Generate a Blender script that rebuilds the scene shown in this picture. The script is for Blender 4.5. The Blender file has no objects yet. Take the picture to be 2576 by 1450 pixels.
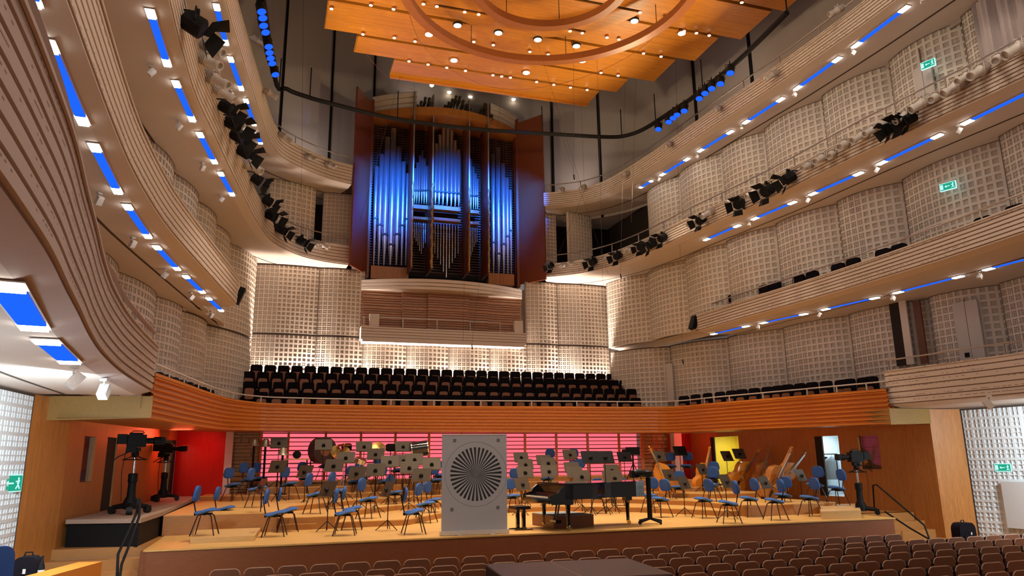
import bpy, math, random
from mathutils import Vector, Matrix
random.seed(7)
S = bpy.context.scene
COL = S.collection
# ---------------------------------------------------------------- camera
FPX, CX, CY, EYE = 1850.0, 1288.0, 725.0, 1.5
_p, _y, _r = math.radians(13.2), math.radians(18.0), math.radians(0.67)
FW = Vector((math.sin(_y)*math.cos(_p), math.cos(_y)*math.cos(_p), math.sin(_p)))
_rt = Vector((math.cos(_y), -math.sin(_y), 0)); _up = _rt.cross(FW)
RT = _rt*math.cos(_r) - _up*math.sin(_r); UP = _up*math.cos(_r) + _rt*math.sin(_r)
CAMO = Vector((0, 0, EYE))
cam = bpy.data.cameras.new('camera'); camo = bpy.data.objects.new('camera', cam); COL.objects.link(camo)
cam.sensor_width = 36.0; cam.lens = 36.0*FPX/2576.0; cam.clip_end = 200; cam.clip_start = .05
m = Matrix((( RT.x, UP.x, -FW.x, 0), (RT.y, UP.y, -FW.y, 0), (RT.z, UP.z, -FW.z, EYE), (0, 0, 0, 1)))
camo.matrix_world = m
S.camera = camo
S.view_settings.view_transform = 'Standard'; S.view_settings.look = 'None'
S.view_settings.gamma = 1; S.view_settings.use_curve_mapping = False
S.view_settings.exposure = 0.22
try:
    S.cycles.max_bounces = 6; S.cycles.diffuse_bounces = 3; S.cycles.glossy_bounces = 3
    S.cycles.transmission_bounces = 3; S.cycles.sample_clamp_indirect = 4.0
    S.cycles.caustics_reflective = False; S.cycles.caustics_refractive = False
except Exception: pass
w = bpy.data.worlds.new('world'); S.world = w; w.use_nodes = True
bg = w.node_tree.nodes['Background']; bg.inputs[0].default_value = (1.0, .84, .76, 1); bg.inputs[1].default_value = 0.16

def ray(px, py):
    return (FW*FPX + RT*(px-CX) - UP*(py-CY)).normalized()
def atz(px, py, z):
    d = ray(px, py); return CAMO + d*((z-EYE)/d.z)
def aty(px, py, y):
    d = ray(px, py); return CAMO + d*(y/d.y)
def atx(px, py, x):
    d = ray(px, py); return CAMO + d*(x/d.x)
def proj(P):
    v = Vector(P)-CAMO; z = v.dot(FW); return CX+FPX*v.dot(RT)/z, CY-FPX*v.dot(UP)/z

# ---------------------------------------------------------------- lights
def lamp(name, typ, loc, target, energy, color, size=.3, spot=60, blend=.6):
    l = bpy.data.lights.new(name, typ); l.energy = energy; l.color = color
    o = bpy.data.objects.new(name, l); COL.objects.link(o); o.location = loc
    d = Vector(target)-Vector(loc); o.rotation_euler = d.to_track_quat('-Z', 'Y').to_euler()
    if typ == 'AREA': l.size = size
    else: l.shadow_soft_size = size
    if typ == 'SPOT': l.spot_size = math.radians(spot); l.spot_blend = blend
    return o
WARM = (1, .80, .60); WARM2 = (1, .78, .46); COOL = (.78, .93, 1)
# canopy downlights on the stage (a handful of real sources among the canopy lamps)
for x, y in ((1.0, 18.5), (4.2, 17), (4.2, 21), (7.8, 17), (7.8, 21), (11, 17.5), (11, 21), (14, 19)):
    lamp('canopy_light', 'SPOT', (x, y, 13.8), (x, y, 0), 2000, WARM, .25, 62, .7)
# added fill lamps, out of view above the camera, brightening the hall
for x, y in ((2, 3), (11, 3), (6, 8)):
    lamp('hall_fill_light', 'AREA', (x, y, 16), (x, y, 0), 480, WARM, 2.5)
# added spots by the gallery rails, put in to brighten the canopy underside
for a, b in (((-1.2, 16, 10.6), (6, 18, 15)), ((13, 16, 10.6), (7, 18, 15)), ((-.5, 22, 10.6), (7, 20, 15)), ((12, 22, 10.6), (6, 20, 15))):
    lamp('canopy_fill_light', 'SPOT', a, b, 900, WARM2, .3, 110, .8)
# added fill spots without fixtures, brightening the upper fabric wall
for a, b in (((-2.2, 17, 12.6), (-2.7, 22, 16)), ((1.0, 27.6, 12.7), (1.5, 29.4, 16.5)), ((12.2, 27.6, 12.7), (11.5, 29.4, 16.5)), ((14.4, 19, 12.6), (15.2, 23, 16)), ((5.0, 29.2, 16.9), (5.5, 30, 19))):
    lamp('upper_wall_fill', 'SPOT', a, b, 95 if a[1] < 29 else 25, (1, .86, .78), .4, 130, 1.0)
# blue wash on the organ pipes from the lighting rail
for x, tx, an, e, tz in ((3.4, 4.1, 66, 1, 12.2), (5.3, 5.3, 52, .6, 12.6), (6.8, 6.7, 56, .9, 12.8), (8.0, 7.9, 52, .5, 12.6), (9.6, 9.1, 66, 1, 12.2), (2.4, 2.9, 15, .22, 13.2), (10.5, 10.3, 15, .22, 13.0)):
    lamp('blue_wash', 'SPOT', (x, 25.3, 13.0), (tx, 28.9, tz), 3300*e, (.012, .17, 1), .08, an, 1.0)

# ---------------------------------------------------------------- materials
MATS = {}
def mat(name, col, rough=.6, metal=0, spec=.5, emit=None, estr=0, kind=None, scale=1.0, var=.15, axis=0, bump=0, coat=0, col2=None):
    if name in MATS: return MATS[name]
    mt = bpy.data.materials.new(name); mt.use_nodes = True; nt = mt.node_tree; N = nt.nodes; L = nt.links
    b = N['Principled BSDF']
    b.inputs['Roughness'].default_value = rough; b.inputs['Metallic'].default_value = metal
    if 'Specular IOR Level' in b.inputs: b.inputs['Specular IOR Level'].default_value = spec
    if coat: b.inputs['Coat Weight'].default_value = coat; b.inputs['Coat Roughness'].default_value = .06
    c = (*col, 1); b.inputs['Base Color'].default_value = c
    if emit: b.inputs['Emission Color'].default_value = (*emit, 1); b.inputs['Emission Strength'].default_value = estr
    if kind is None: kind = 'noise'
    tc = N.new('ShaderNodeTexCoord'); mp = N.new('ShaderNodeMapping'); L.new(tc.outputs['Object'], mp.inputs[0])
    nz = N.new('ShaderNodeTexNoise'); L.new(mp.outputs[0], nz.inputs['Vector'])
    cr = N.new('ShaderNodeMix'); cr.data_type = 'RGBA'
    d = col2 or tuple(v*(1-var) for v in col); e = tuple(min(1, v*(1+var)) for v in col)
    cr.inputs[6].default_value = (*d, 1); cr.inputs[7].default_value = (*e, 1)
    if kind == 'noise':
        mp.inputs['Scale'].default_value = (6*scale,)*3; nz.inputs['Detail'].default_value = 3
        L.new(nz.outputs[0], cr.inputs[0])
    elif kind in ('wood', 'planks'):
        sc = [22*scale]*3; sc[axis] = 1.2*scale; mp.inputs['Scale'].default_value = sc
        nz.inputs['Detail'].default_value = 5; nz.inputs['Roughness'].default_value = .65
        rr = N.new('ShaderNodeValToRGB'); rr.color_ramp.elements[0].position = .3; rr.color_ramp.elements[1].position = .7
        L.new(nz.outputs[0], rr.inputs[0])
        L.new(rr.outputs[0], cr.inputs[0])
        if kind == 'planks':   # board-to-board tone steps across the boards
            mp2 = N.new('ShaderNodeMapping'); L.new(tc.outputs['Object'], mp2.inputs[0])
            ps = [9.0*scale]*3; ps[axis] = .35*scale; mp2.inputs['Scale'].default_value = ps
            vo = N.new('ShaderNodeTexVoronoi'); vo.distance = 'CHEBYCHEV'; vo.inputs['Randomness'].default_value = .45; L.new(mp2.outputs[0], vo.inputs['Vector'])
            hs = N.new('ShaderNodeHueSaturation'); mr = N.new('ShaderNodeMapRange'); mr.inputs[3].default_value = 1-var; mr.inputs[4].default_value = 1+var*.7
            sp = N.new('ShaderNodeSeparateColor'); L.new(vo.outputs['Color'], sp.inputs[0]); L.new(sp.outputs[0], mr.inputs[0]); L.new(mr.outputs[0], hs.inputs['Value'])
            L.new(cr.outputs[2], hs.inputs['Color']); L.new(hs.outputs[0], b.inputs['Base Color'])
    if kind != 'planks': L.new(cr.outputs[2], b.inputs['Base Color'])
    if bump:
        bp = N.new('ShaderNodeBump'); bp.inputs['Strength'].default_value = bump; bp.inputs['Distance'].default_value = .01
        L.new(nz.outputs[0], bp.inputs['Height']); L.new(bp.outputs[0], b.inputs['Normal'])
    MATS[name] = mt; return mt
def emat(name, col, s):
    if name in MATS: return MATS[name]
    mt = bpy.data.materials.new(name); mt.use_nodes = True; nt = mt.node_tree; nt.nodes.clear()
    e = nt.nodes.new('ShaderNodeEmission'); e.inputs[0].default_value = (*col, 1); e.inputs[1].default_value = s
    o = nt.nodes.new('ShaderNodeOutputMaterial'); nt.links.new(e.outputs[0], o.inputs[0]); MATS[name] = mt; return mt
M_PLAS = mat('plaster', (.70, .62, .56), .75, var=.04)
def perforate(mt):
    # rows of small punched slots in the parapet boards
    nt = mt.node_tree; N = nt.nodes; L = nt.links; b = N['Principled BSDF']
    tc = N.new('ShaderNodeTexCoord'); sx = N.new('ShaderNodeSeparateXYZ'); L.new(tc.outputs['Object'], sx.inputs[0])
    def mth(op, a, v=None, w=None):
        m_ = N.new('ShaderNodeMath'); m_.operation = op
        for i, q in enumerate((a, v, w)):
            if q is None: continue
            if isinstance(q, (int, float)): m_.inputs[i].default_value = q
            else: L.new(q, m_.inputs[i])
        return m_.outputs[0]
    zr = mth('MULTIPLY', sx.outputs[2], 1/.115); fz = mth('FRACT', zr); band = mth('COMPARE', fz, .5, .055); ge = N.new('ShaderNodeNewGeometry'); sg = N.new('ShaderNodeSeparateXYZ'); L.new(ge.outputs['Normal'], sg.inputs[0]); band = mth('MULTIPLY', band, mth('COMPARE', sg.outputs[2], 0.0, .2))
    cb = N.new('ShaderNodeCombineXYZ'); L.new(mth('FLOOR', mth('MULTIPLY', sx.outputs[0], 24.0)), cb.inputs[0]); L.new(mth('FLOOR', mth('MULTIPLY', sx.outputs[1], 24.0)), cb.inputs[1]); L.new(mth('FLOOR', zr), cb.inputs[2])
    wn = N.new('ShaderNodeTexWhiteNoise'); wn.noise_dimensions = '3D'; L.new(cb.outputs[0], wn.inputs['Vector'])
    n2 = N.new('ShaderNodeTexNoise'); n2.inputs['Scale'].default_value = 1.1; L.new(tc.outputs['Object'], n2.inputs['Vector'])
    thr = mth('MULTIPLY_ADD', n2.outputs[0], -2.2, 1.75); hit = mth('MULTIPLY', mth('GREATER_THAN', wn.outputs['Value'], thr), band)
    mx = N.new('ShaderNodeMix'); mx.data_type = 'RGBA'; old = b.inputs['Base Color'].links[0].from_socket
    L.new(hit, mx.inputs[0]); L.new(old, mx.inputs[6]); mx.inputs[7].default_value = (.22, .15, .12, 1); L.new(mx.outputs[2], b.inputs['Base Color'])
M_PARA = mat('parapet_board', (.70, .62, .56), .7, var=.04); perforate(M_PARA)
M_PARAL = mat('parapet_board_mixed_light', (.50, .425, .41), .65, var=.06); perforate(M_PARAL)  # mauve of mixed cool and warm light put into the board colour
M_PLASW = mat('white_panel_paint', (.77, .69, .61), .7, var=.04)
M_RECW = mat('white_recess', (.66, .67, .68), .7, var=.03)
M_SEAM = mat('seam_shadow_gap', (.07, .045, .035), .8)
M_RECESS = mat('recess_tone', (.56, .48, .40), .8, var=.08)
M_CAP = mat('parapet_cap', (.30, .25, .22), .6, var=.1)
M_GROOVE = mat('groove', (.27, .18, .14), .8, var=.2)
M_UPPER = mat('acoustic_fabric', (.42, .36, .33), .9, var=.08)
M_BLACK = mat('black_paint', (.005, .005, .006), .6, spec=.2, var=.3)
M_BLACKS = mat('black_satin', (.008, .008, .009), .4, spec=.3, var=.3)
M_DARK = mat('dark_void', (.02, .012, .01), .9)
M_CANOPY = mat('canopy_veneer', (.55, .21, .02), .38, kind='planks', axis=0, var=.16, scale=.6, col2=(.44, .155, .015))
M_RING = mat('ring_veneer', (.34, .11, .03), .4, kind='wood', axis=0, var=.2)
M_WFASC = mat('fascia_cherry', (.66, .235, .03), .42, kind='wood', axis=0, var=.2, col2=(.48, .14, .02))
M_WWALL = mat('wall_cherry', (.50, .20, .045), .42, kind='planks', axis=2, var=.13, scale=.8, col2=(.38, .13, .028))
M_WRED = mat('red_panel', (.50, .02, .012), .45, kind='planks', axis=2, var=.1)
M_WBOX = mat('box_beam_veneer', (.32, .18, .05), .5, kind='wood', axis=0, var=.2)
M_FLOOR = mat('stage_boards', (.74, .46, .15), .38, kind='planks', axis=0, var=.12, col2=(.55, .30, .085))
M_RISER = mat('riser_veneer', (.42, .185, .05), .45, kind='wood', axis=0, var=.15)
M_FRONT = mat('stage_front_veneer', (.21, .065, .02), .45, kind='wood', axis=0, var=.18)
M_ORG = mat('organ_case_cherry', (.20, .05, .02), .4, kind='wood', axis=2, var=.2)
M_LATH = mat('organ_lath', (.12, .04, .02), .5, kind='wood', axis=0, var=.25)
M_SLATR = mat('slat_wood_lit_red', (.30, .03, .02), .5, kind='wood', axis=0, var=.2)  # red glow of the backlight put into the slat colour
M_CHROME = mat('chrome', (.75, .75, .78), .18, 1)
M_PIPE = mat('pipe_tin', (.55, .55, .6), .26, .9, var=.1)
M_BRASS = mat('brass', (.75, .50, .16), .25, 1)
M_GOLD = mat('gilt', (.45, .28, .12), .4, .6)
M_FAB = mat('blue_fabric', (.03, .11, .38), .8, scale=3, var=.25, bump=.2)
M_BKFAB = mat('black_fabric', (.006, .004, .007), .9, spec=.15, scale=3)
M_SEATW = mat('seat_veneer', (.30, .115, .05), .5, kind='wood', axis=0, var=.15)
M_STALLW = mat('stall_veneer', (.15, .052, .022), .5, kind='wood', axis=0, var=.15)
M_SEATR = mat('seat_rim', (.42, .24, .17), .5)
M_STAND = mat('bronze_desk', (.075, .056, .036), .5, .2)
M_LEG = mat('leg_enamel', (.035, .012, .014), .35, .2)
M_WMET = mat('white_metal', (.62, .58, .55), .4)
M_RAIL = mat('rail_metal', (.46, .42, .40), .35, .6)
M_BASSV = mat('varnish_amber', (.78, .30, .035), .25, kind='wood', axis=2, var=.2, coat=.4)
M_BASSD = mat('varnish_brown', (.42, .16, .04), .25, kind='wood', axis=2, var=.2, coat=.4)
M_EBONY = mat('ebony', (.02, .015, .012), .35)
M_PIANO = mat('piano_lacquer', (.006, .006, .007), .07, coat=.6)
M_BANN = mat('banner_vinyl', (.43, .43, .48), .55, var=.03)
M_INK = mat('ink', (.02, .02, .02), .6)
M_GREYI = mat('grey_ink', (.16, .16, .18), .6)
M_CLOTH = mat('denim', (.42, .58, .68), .8, var=.2)
M_CABLE = mat('cable', (.03, .02, .02), .6)
M_CARPET = mat('platform_top', (.38, .27, .21), .8)
E_BLUE = emat('blue_led', (.012, .12, 1), 1.0)
E_WHITE = emat('lamp_white', (1, .93, .85), 14)
E_WARM = emat('lamp_warm', (1, .85, .62), 9)
E_RED = emat('red_backlight', (1, .15, .20), 1.0)
E_BLENS = emat('blue_lens', (.01, .08, 1), 1.6)
E_GREEN = emat('exit_green', (.02, .42, .26), .8)
E_SIGNW = emat('exit_white', (.55, 1, .95), 1.0)
E_COOL = emat('lamp_cool', (.85, .95, 1), 12)

# ---------------------------------------------------------------- mesh helpers
class MB:
    def __init__(s): s.v = []; s.f = []; s.mi = []; s.cur = 0
    def quad(s, a, b, c, d):
        n = len(s.v); s.v += [a, b, c, d]; s.f.append((n, n+1, n+2, n+3)); s.mi.append(s.cur); return s
    def poly(s, pts):
        n = len(s.v); s.v += [tuple(p) for p in pts]; s.f.append(tuple(range(n, n+len(pts)))); s.mi.append(s.cur); return s
    def box(s, c, d, rz=0, M=None):
        x, y, z = d[0]/2, d[1]/2, d[2]/2; n = len(s.v)
        P = [Vector((i*x, j*y, k*z)) for i in (-1, 1) for j in (-1, 1) for k in (-1, 1)]
        R = M if M is not None else Matrix.Rotation(rz, 3, 'Z')
        s.v += [tuple(R @ p + Vector(c)) for p in P]
        for q in ((0, 1, 3, 2), (4, 6, 7, 5), (0, 4, 5, 1), (2, 3, 7, 6), (0, 2, 6, 4), (1, 5, 7, 3)):
            s.f.append(tuple(n+i for i in q)); s.mi.append(s.cur)
        return s
    def tube(s, pts, r, n=6, cap=True):
        pts = [Vector(p) for p in pts]; rr = r if isinstance(r, (list, tuple)) else [r]*len(pts); base = len(s.v); prev = None
        for i, p in enumerate(pts):
            t = (pts[min(i+1, len(pts)-1)]-pts[max(i-1, 0)])
            if t.length < 1e-9: t = Vector((0, 0, 1))
            t.normalize()
            if prev is None: a = Vector((0, 0, 1)) if abs(t.z) < .9 else Vector((1, 0, 0)); u = t.cross(a).normalized()
            else: u = (prev - t*prev.dot(t)); u = u.normalized() if u.length > 1e-6 else t.orthogonal().normalized()
            prev = u; v = t.cross(u)
            for k in range(n):
                a = 2*math.pi*k/n; q = p + (u*math.cos(a)+v*math.sin(a))*rr[i]; s.v.append(tuple(q))
        for i in range(len(pts)-1):
            for k in range(n):
                a = base+i*n+k; b = base+i*n+(k+1) % n; s.f.append((a, b, b+n, a+n)); s.mi.append(s.cur)
        if cap:
            s.f.append(tuple(base+k for k in range(n))[::-1]); s.mi.append(s.cur)
            s.f.append(tuple(base+(len(pts)-1)*n+k for k in range(n))); s.mi.append(s.cur)
        return s
    def lathe(s, prof, c=(0, 0, 0), n=16, axis=None):
        # prof: list of (r, h) along axis
        ax = Vector(axis or (0, 0, 1)).normalized(); u = ax.orthogonal().normalized(); v = ax.cross(u); base = len(s.v); c = Vector(c)
        for r, h in prof:
            for k in range(n):
                a = 2*math.pi*k/n; s.v.append(tuple(c+ax*h+(u*math.cos(a)+v*math.sin(a))*r))
        for i in range(len(prof)-1):
            for k in range(n):
                a = base+i*n+k; b = base+i*n+(k+1) % n; s.f.append((a, b, b+n, a+n)); s.mi.append(s.cur)
        s.f.append(tuple(base+k for k in range(n))[::-1]); s.mi.append(s.cur)
        s.f.append(tuple(base+(len(prof)-1)*n+k for k in range(n))); s.mi.append(s.cur)
        return s
    def prism(s, pts, z0, z1, M=None):
        # pts: 2D outline; extruded z0..z1 ; M optional 4x4
        n = len(pts); base = len(s.v)
        for z in (z0, z1):
            for p in pts:
                q = Vector((p[0], p[1], z)); q = M @ q if M is not None else q; s.v.append(tuple(q))
        s.f.append(tuple(base+i for i in range(n))[::-1]); s.mi.append(s.cur)
        s.f.append(tuple(base+n+i for i in range(n))); s.mi.append(s.cur)
        for i in range(n):
            j = (i+1) % n; s.f.append((base+i, base+j, base+n+j, base+n+i)); s.mi.append(s.cur)
        return s
    def strip(s, A, B):
        # two equal-length polylines joined by quads
        for i in range(len(A)-1): s.quad(tuple(A[i]), tuple(A[i+1]), tuple(B[i+1]), tuple(B[i]))
        return s
    def build(s, name, mt, parent=None, smooth=False, loc=None):
        me = bpy.data.meshes.new(name); me.from_pydata([tuple(v) for v in s.v], [], s.f)
        for m_ in (mt if isinstance(mt, (list, tuple)) else [mt]): me.materials.append(m_)
        if isinstance(mt, (list, tuple)): me.polygons.foreach_set('material_index', s.mi)
        if smooth:
            me.polygons.foreach_set('use_smooth', [True]*len(me.polygons))
            try: me.set_sharp_from_angle(angle=math.radians(40))
            except Exception: pass
        me.update(); o = bpy.data.objects.new(name, me); COL.objects.link(o)
        if parent: o.parent = parent
        if loc: o.location = loc
        return o
def tag(o, label=None, cat=None, group=None, kind=None):
    if label and not 4 <= len(label.split()) <= 16: print('LABEL', len(label.split()), label)
    for k, v in (('label', label), ('category', cat), ('group', group), ('kind', kind)):
        if v: o[k] = v
    return o
def empty(name, loc=(0, 0, 0), rz=0):
    o = bpy.data.objects.new(name, None); COL.objects.link(o); o.location = loc; o.rotation_euler = (0, 0, rz); o.empty_display_size = .2; return o
KIDS = {}
def copy_tree(o, parent=None):
    c = o.copy(); COL.objects.link(c)
    if parent: c.parent = parent
    for ch in o.children: copy_tree(ch, c)
    return c
def struct(o): o['kind'] = 'structure'; return o
ORD = ['first', 'second', 'third', 'fourth', 'fifth', 'sixth', 'seventh', 'eighth', 'ninth', 'tenth', 'eleventh', 'twelfth', 'thirteenth', 'fourteenth', 'fifteenth', 'sixteenth', 'seventeenth', 'eighteenth', 'nineteenth', 'twentieth', 'twenty-first', 'twenty-second', 'twenty-third', 'twenty-fourth', 'twenty-fifth', 'twenty-sixth', 'twenty-seventh', 'twenty-eighth', 'twenty-ninth', 'thirtieth', 'thirty-first', 'thirty-second', 'thirty-third', 'thirty-fourth', 'thirty-fifth', 'thirty-sixth']
def smoothpl(pts, n=4):
    # Catmull-Rom through 2D/3D points
    P = [Vector(p) for p in pts]; out = []
    for i in range(len(P)-1):
        p0 = P[max(i-1, 0)]; p1 = P[i]; p2 = P[i+1]; p3 = P[min(i+2, len(P)-1)]
        for k in range(n):
            t = k/n
            out.append(.5*((2*p1)+(p2-p0)*t+(2*p0-5*p1+4*p2-p3)*t*t+(3*p1-p0-3*p2+p3)*t**3))
    out.append(P[-1]); return out
def offs(pl, d):
    # offset a 2D polyline by d to the right of its direction
    out = []
    for i, p in enumerate(pl):
        a = pl[max(i-1, 0)]; b = pl[min(i+1, len(pl)-1)]; t = (b-a); t = Vector((t.x, t.y)).normalized()
        out.append(Vector((p.x+t.y*d, p.y-t.x*d)))
    return out
def resample(pl, step):
    P = [Vector((p[0], p[1])) for p in pl]; out = [P[0]]; acc = 0
    for i in range(len(P)-1):
        a, b = P[i], P[i+1]; L = (b-a).length; d = step-acc
        while d <= L: out.append(a+(b-a)*(d/L)); d += step
        acc = L-(d-step)
    return out
# ================================================================ STRUCTURE
# --- relief wall panels (real recesses)
def relief(name, pts, z0, z1, cell=.2, bands=None, inward=1, sag=.0, mt=None, seed=0, holes=(), depth=.034, step=0):
    """curved wall panel from pts[0] to pts[-1] (2D), bulging to the room by sag; room side is to the right of the direction (inward=1) or left (-1)."""
    rnd = random.Random(seed); A = Vector(pts[0]); B = Vector(pts[-1]); L = (B-A).length
    nc = max(3, round(L/cell)); nr = max(3, round((z1-z0)/cell)); t = (B-A).normalized(); nrm = Vector((t.y, -t.x))*inward
    def pos(u, z, d):
        s = sag*4*u*(1-u)+(step*u if step > 0 else -step*(1-u)); p = A+(B-A)*u + nrm*(s-d); return (p.x, p.y, z)
    mb = MB(); bands = bands or [(0, .22, 2), (.22, .42, 3), (.42, 1, 1)]
    for c in range(nc):
        u0, u1 = c/nc, (c+1)/nc; um = (u0+u1)/2
        typ = 1
        for a, b, k in bands:
            if a <= um < b: typ = k
        for r in range(nr):
            w0, w1 = z0+(z1-z0)*r/nr, z0+(z1-z0)*(r+1)/nr
            if any(h[0] <= um <= h[1] and h[2] <= (w0+w1)/2 <= h[3] for h in holes): continue
            n = typ
            if n == 1 and rnd.random() < .06: n = 2
            m = .17 if n == 1 else .12
            ed = [0]
            gap = m*.55 if n > 1 else 0
            if n == 1: ed = [0, m, 1-m, 1]
            else:
                ed = [0]; wdt = (1-2*m-(n-1)*gap)/n; q = m
                for k in range(n): ed += [q, q+wdt]; q += wdt+gap
                ed.append(1)
            D = depth if n == 1 else depth*.7
            U = [u0+(u1-u0)*e for e in ed]; W = [w0+(w1-w0)*e for e in ed]
            for i in range(len(U)-1):
                if i % 2 == 0:   # full height rib
                    mb.quad(pos(U[i], w0, 0), pos(U[i+1], w0, 0), pos(U[i+1], w1, 0), pos(U[i], w1, 0)); continue
                for j in range(len(W)-1):
                    a, b, e, f = U[i], U[i+1], W[j], W[j+1]
                    if j % 2:
                        mb.cur = 1; mb.quad(pos(a, e, D), pos(b, e, D), pos(b, f, D), pos(a, f, D)); mb.cur = 0
                        mb.quad(pos(a, e, 0), pos(b, e, 0), pos(b, e, D), pos(a, e, D))
                        mb.quad(pos(a, f, D), pos(b, f, D), pos(b, f, 0), pos(a, f, 0))
                        mb.quad(pos(a, e, 0), pos(a, e, D), pos(a, f, D), pos(a, f, 0))
                        mb.quad(pos(b, e, D), pos(b, e, 0), pos(b, f, 0), pos(b, f, D))
                    else: mb.quad(pos(a, e, 0), pos(b, e, 0), pos(b, f, 0), pos(a, f, 0))
    # solid back, top and edges
    T = .16; k = 8
    for i in range(k):
        a, b = i/k, (i+1)/k
        mb.quad(pos(a, z0, T), pos(a, z1, T), pos(b, z1, T), pos(b, z0, T))
        mb.quad(pos(a, z1, 0), pos(b, z1, 0), pos(b, z1, T), pos(a, z1, T))
        mb.quad(pos(a, z0, T), pos(b, z0, T), pos(b, z0, 0), pos(a, z0, 0))
    for a in (0, 1): mb.quad(pos(a, z0, 0), pos(a, z1, 0), pos(a, z1, T), pos(a, z0, T))
    mb.cur = 2; k = 14
    for i in range(k):
        a, b = i/k, (i+1)/k; mb.quad(pos(a, z1-.035, -.012), pos(b, z1-.035, -.012), pos(b, z1, -.012), pos(a, z1, -.012))
    for a, b in ((0, .006), (.994, 1)): mb.quad(pos(a, z0, -.01), pos(b, z0, -.01), pos(b, z1, -.01), pos(a, z1, -.01))
    mb.cur = 0
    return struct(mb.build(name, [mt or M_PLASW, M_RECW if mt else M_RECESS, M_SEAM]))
BD = [[(0, .2, 2), (.2, .45, 3), (.45, 1, 1)], [(0, .35, 2), (.35, 1, 1)], [(0, .15, 3), (.15, .4, 2), (.4, 1, 1)]]
# choir back wall, two tiers with a seam at 6.25
xs = [-1.05, 1.45, 3.2, 4.9, 6.6, 8.3, 9.9, 11.3, 13.65]
for i in range(len(xs)-1):
    mid = i in (2, 3, 4, 5)
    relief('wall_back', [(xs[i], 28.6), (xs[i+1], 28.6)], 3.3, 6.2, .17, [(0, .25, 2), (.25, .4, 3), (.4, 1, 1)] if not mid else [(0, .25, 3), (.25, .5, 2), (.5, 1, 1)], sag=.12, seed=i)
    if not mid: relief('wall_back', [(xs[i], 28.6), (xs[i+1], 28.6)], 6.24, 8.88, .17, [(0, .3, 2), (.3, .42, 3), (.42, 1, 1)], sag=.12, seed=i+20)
mb = MB(); mb.box((6.3, 29.3, 3.8), (20, .1, 9.7)); struct(mb.build('wall_back', M_PLAS))
# side walls storey by storey: (points from near to far)
def scal(side, pts, z0, z1, sag, seed, cell=.2, holesmap={}, step=.26):
    for i in range(len(pts)-1):
        a, b = Vector(pts[i]), Vector(pts[i+1])
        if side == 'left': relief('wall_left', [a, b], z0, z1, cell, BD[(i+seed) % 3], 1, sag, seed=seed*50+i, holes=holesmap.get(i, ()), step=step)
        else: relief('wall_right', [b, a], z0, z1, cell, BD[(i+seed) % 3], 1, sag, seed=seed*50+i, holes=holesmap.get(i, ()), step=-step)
W2R = [(18.6, 9), (18.5, 11.6), (18.3, 14.0), (17.9, 15.9), (17.55, 18.6), (17.05, 21.2), (16.4, 23.6), (15.3, 26.0), (13.7, 28.3)]
W2L = [(-4.1, 12.5), (-4.0, 15.5), (-3.8, 18.3), (-3.35, 21.0), (-2.9, 22.9), (-2.4, 25.2), (-1.1, 28.3)]
W3R = [(16.3, 6.0), (16.35, 9), (16.4, 11.9), (16.4, 14.8), (15.9, 16.8), (15.5, 19.1), (15.1, 21.3), (14.85, 23.6), (14.5, 25.9), (13.7, 28.3)]
W3L = [(-4.2, 9), (-4.1, 12), (-3.8, 14.8), (-3.4, 17.2), (-3.0, 19.5), (-2.6, 21.6), (-2.25, 23.6), (-1.95, 25.8), (-1.1, 28.3)]
W4R = [(16.0, 6.5), (15.95, 9.4), (15.8, 11.9), (15.75, 14.1), (15.35, 16.3), (15.1, 18.7), (14.7, 20.6), (14.4, 22.9), (14.2, 25.1)]
W4L = [(-3.6, 12), (-3.4, 15), (-3.2, 18), (-2.8, 21), (-2.4, 24)]
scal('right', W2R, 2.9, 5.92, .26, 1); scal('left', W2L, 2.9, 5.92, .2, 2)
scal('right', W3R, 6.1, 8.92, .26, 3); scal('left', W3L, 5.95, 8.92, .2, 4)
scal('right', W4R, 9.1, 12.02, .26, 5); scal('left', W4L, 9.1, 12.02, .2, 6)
# gallery level 3, rear corners beside the organ
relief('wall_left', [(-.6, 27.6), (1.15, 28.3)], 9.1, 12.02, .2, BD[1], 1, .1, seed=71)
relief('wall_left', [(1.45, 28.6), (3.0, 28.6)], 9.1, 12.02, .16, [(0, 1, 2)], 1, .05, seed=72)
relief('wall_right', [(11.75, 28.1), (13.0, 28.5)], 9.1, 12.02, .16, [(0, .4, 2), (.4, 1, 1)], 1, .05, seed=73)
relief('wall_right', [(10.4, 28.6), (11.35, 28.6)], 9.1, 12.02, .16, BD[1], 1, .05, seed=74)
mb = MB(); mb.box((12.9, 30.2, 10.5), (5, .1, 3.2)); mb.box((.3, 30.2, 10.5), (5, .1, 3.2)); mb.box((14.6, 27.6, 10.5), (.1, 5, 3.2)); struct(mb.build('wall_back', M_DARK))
for x0, x1, y0 in ((-4, 2.3, 28.6), (10.8, 18, 28.1)):
    mb = MB(); mb.box(((x0+x1)/2, (y0+31.5)/2, 12.1), (x1-x0, 31.5-y0, .1)); struct(mb.build('ceiling', M_PLAS))
# dark opening beyond the gallery between wall panels
# plain backing walls behind the relief, so no light leaks
for nm, pl, z0, z1, o_ in (('wall_right', W2R, 2.8, 6, .3), ('wall_right', W3R, 5.9, 9, .3), ('wall_right', W4R, 8.9, 12.1, .3), ('wall_left', W2L, 2.8, 6, -.3), ('wall_left', W3L, 5.9, 9, -.3), ('wall_left', W4L, 8.9, 12.1, -.3)):
    A = [(x+o_, y+.1, z0) for x, y in pl]; B = [(x+o_, y+.1, z1) for x, y in pl]; mb = MB(); mb.strip(A, B); struct(mb.build(nm, M_PLAS))
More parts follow.
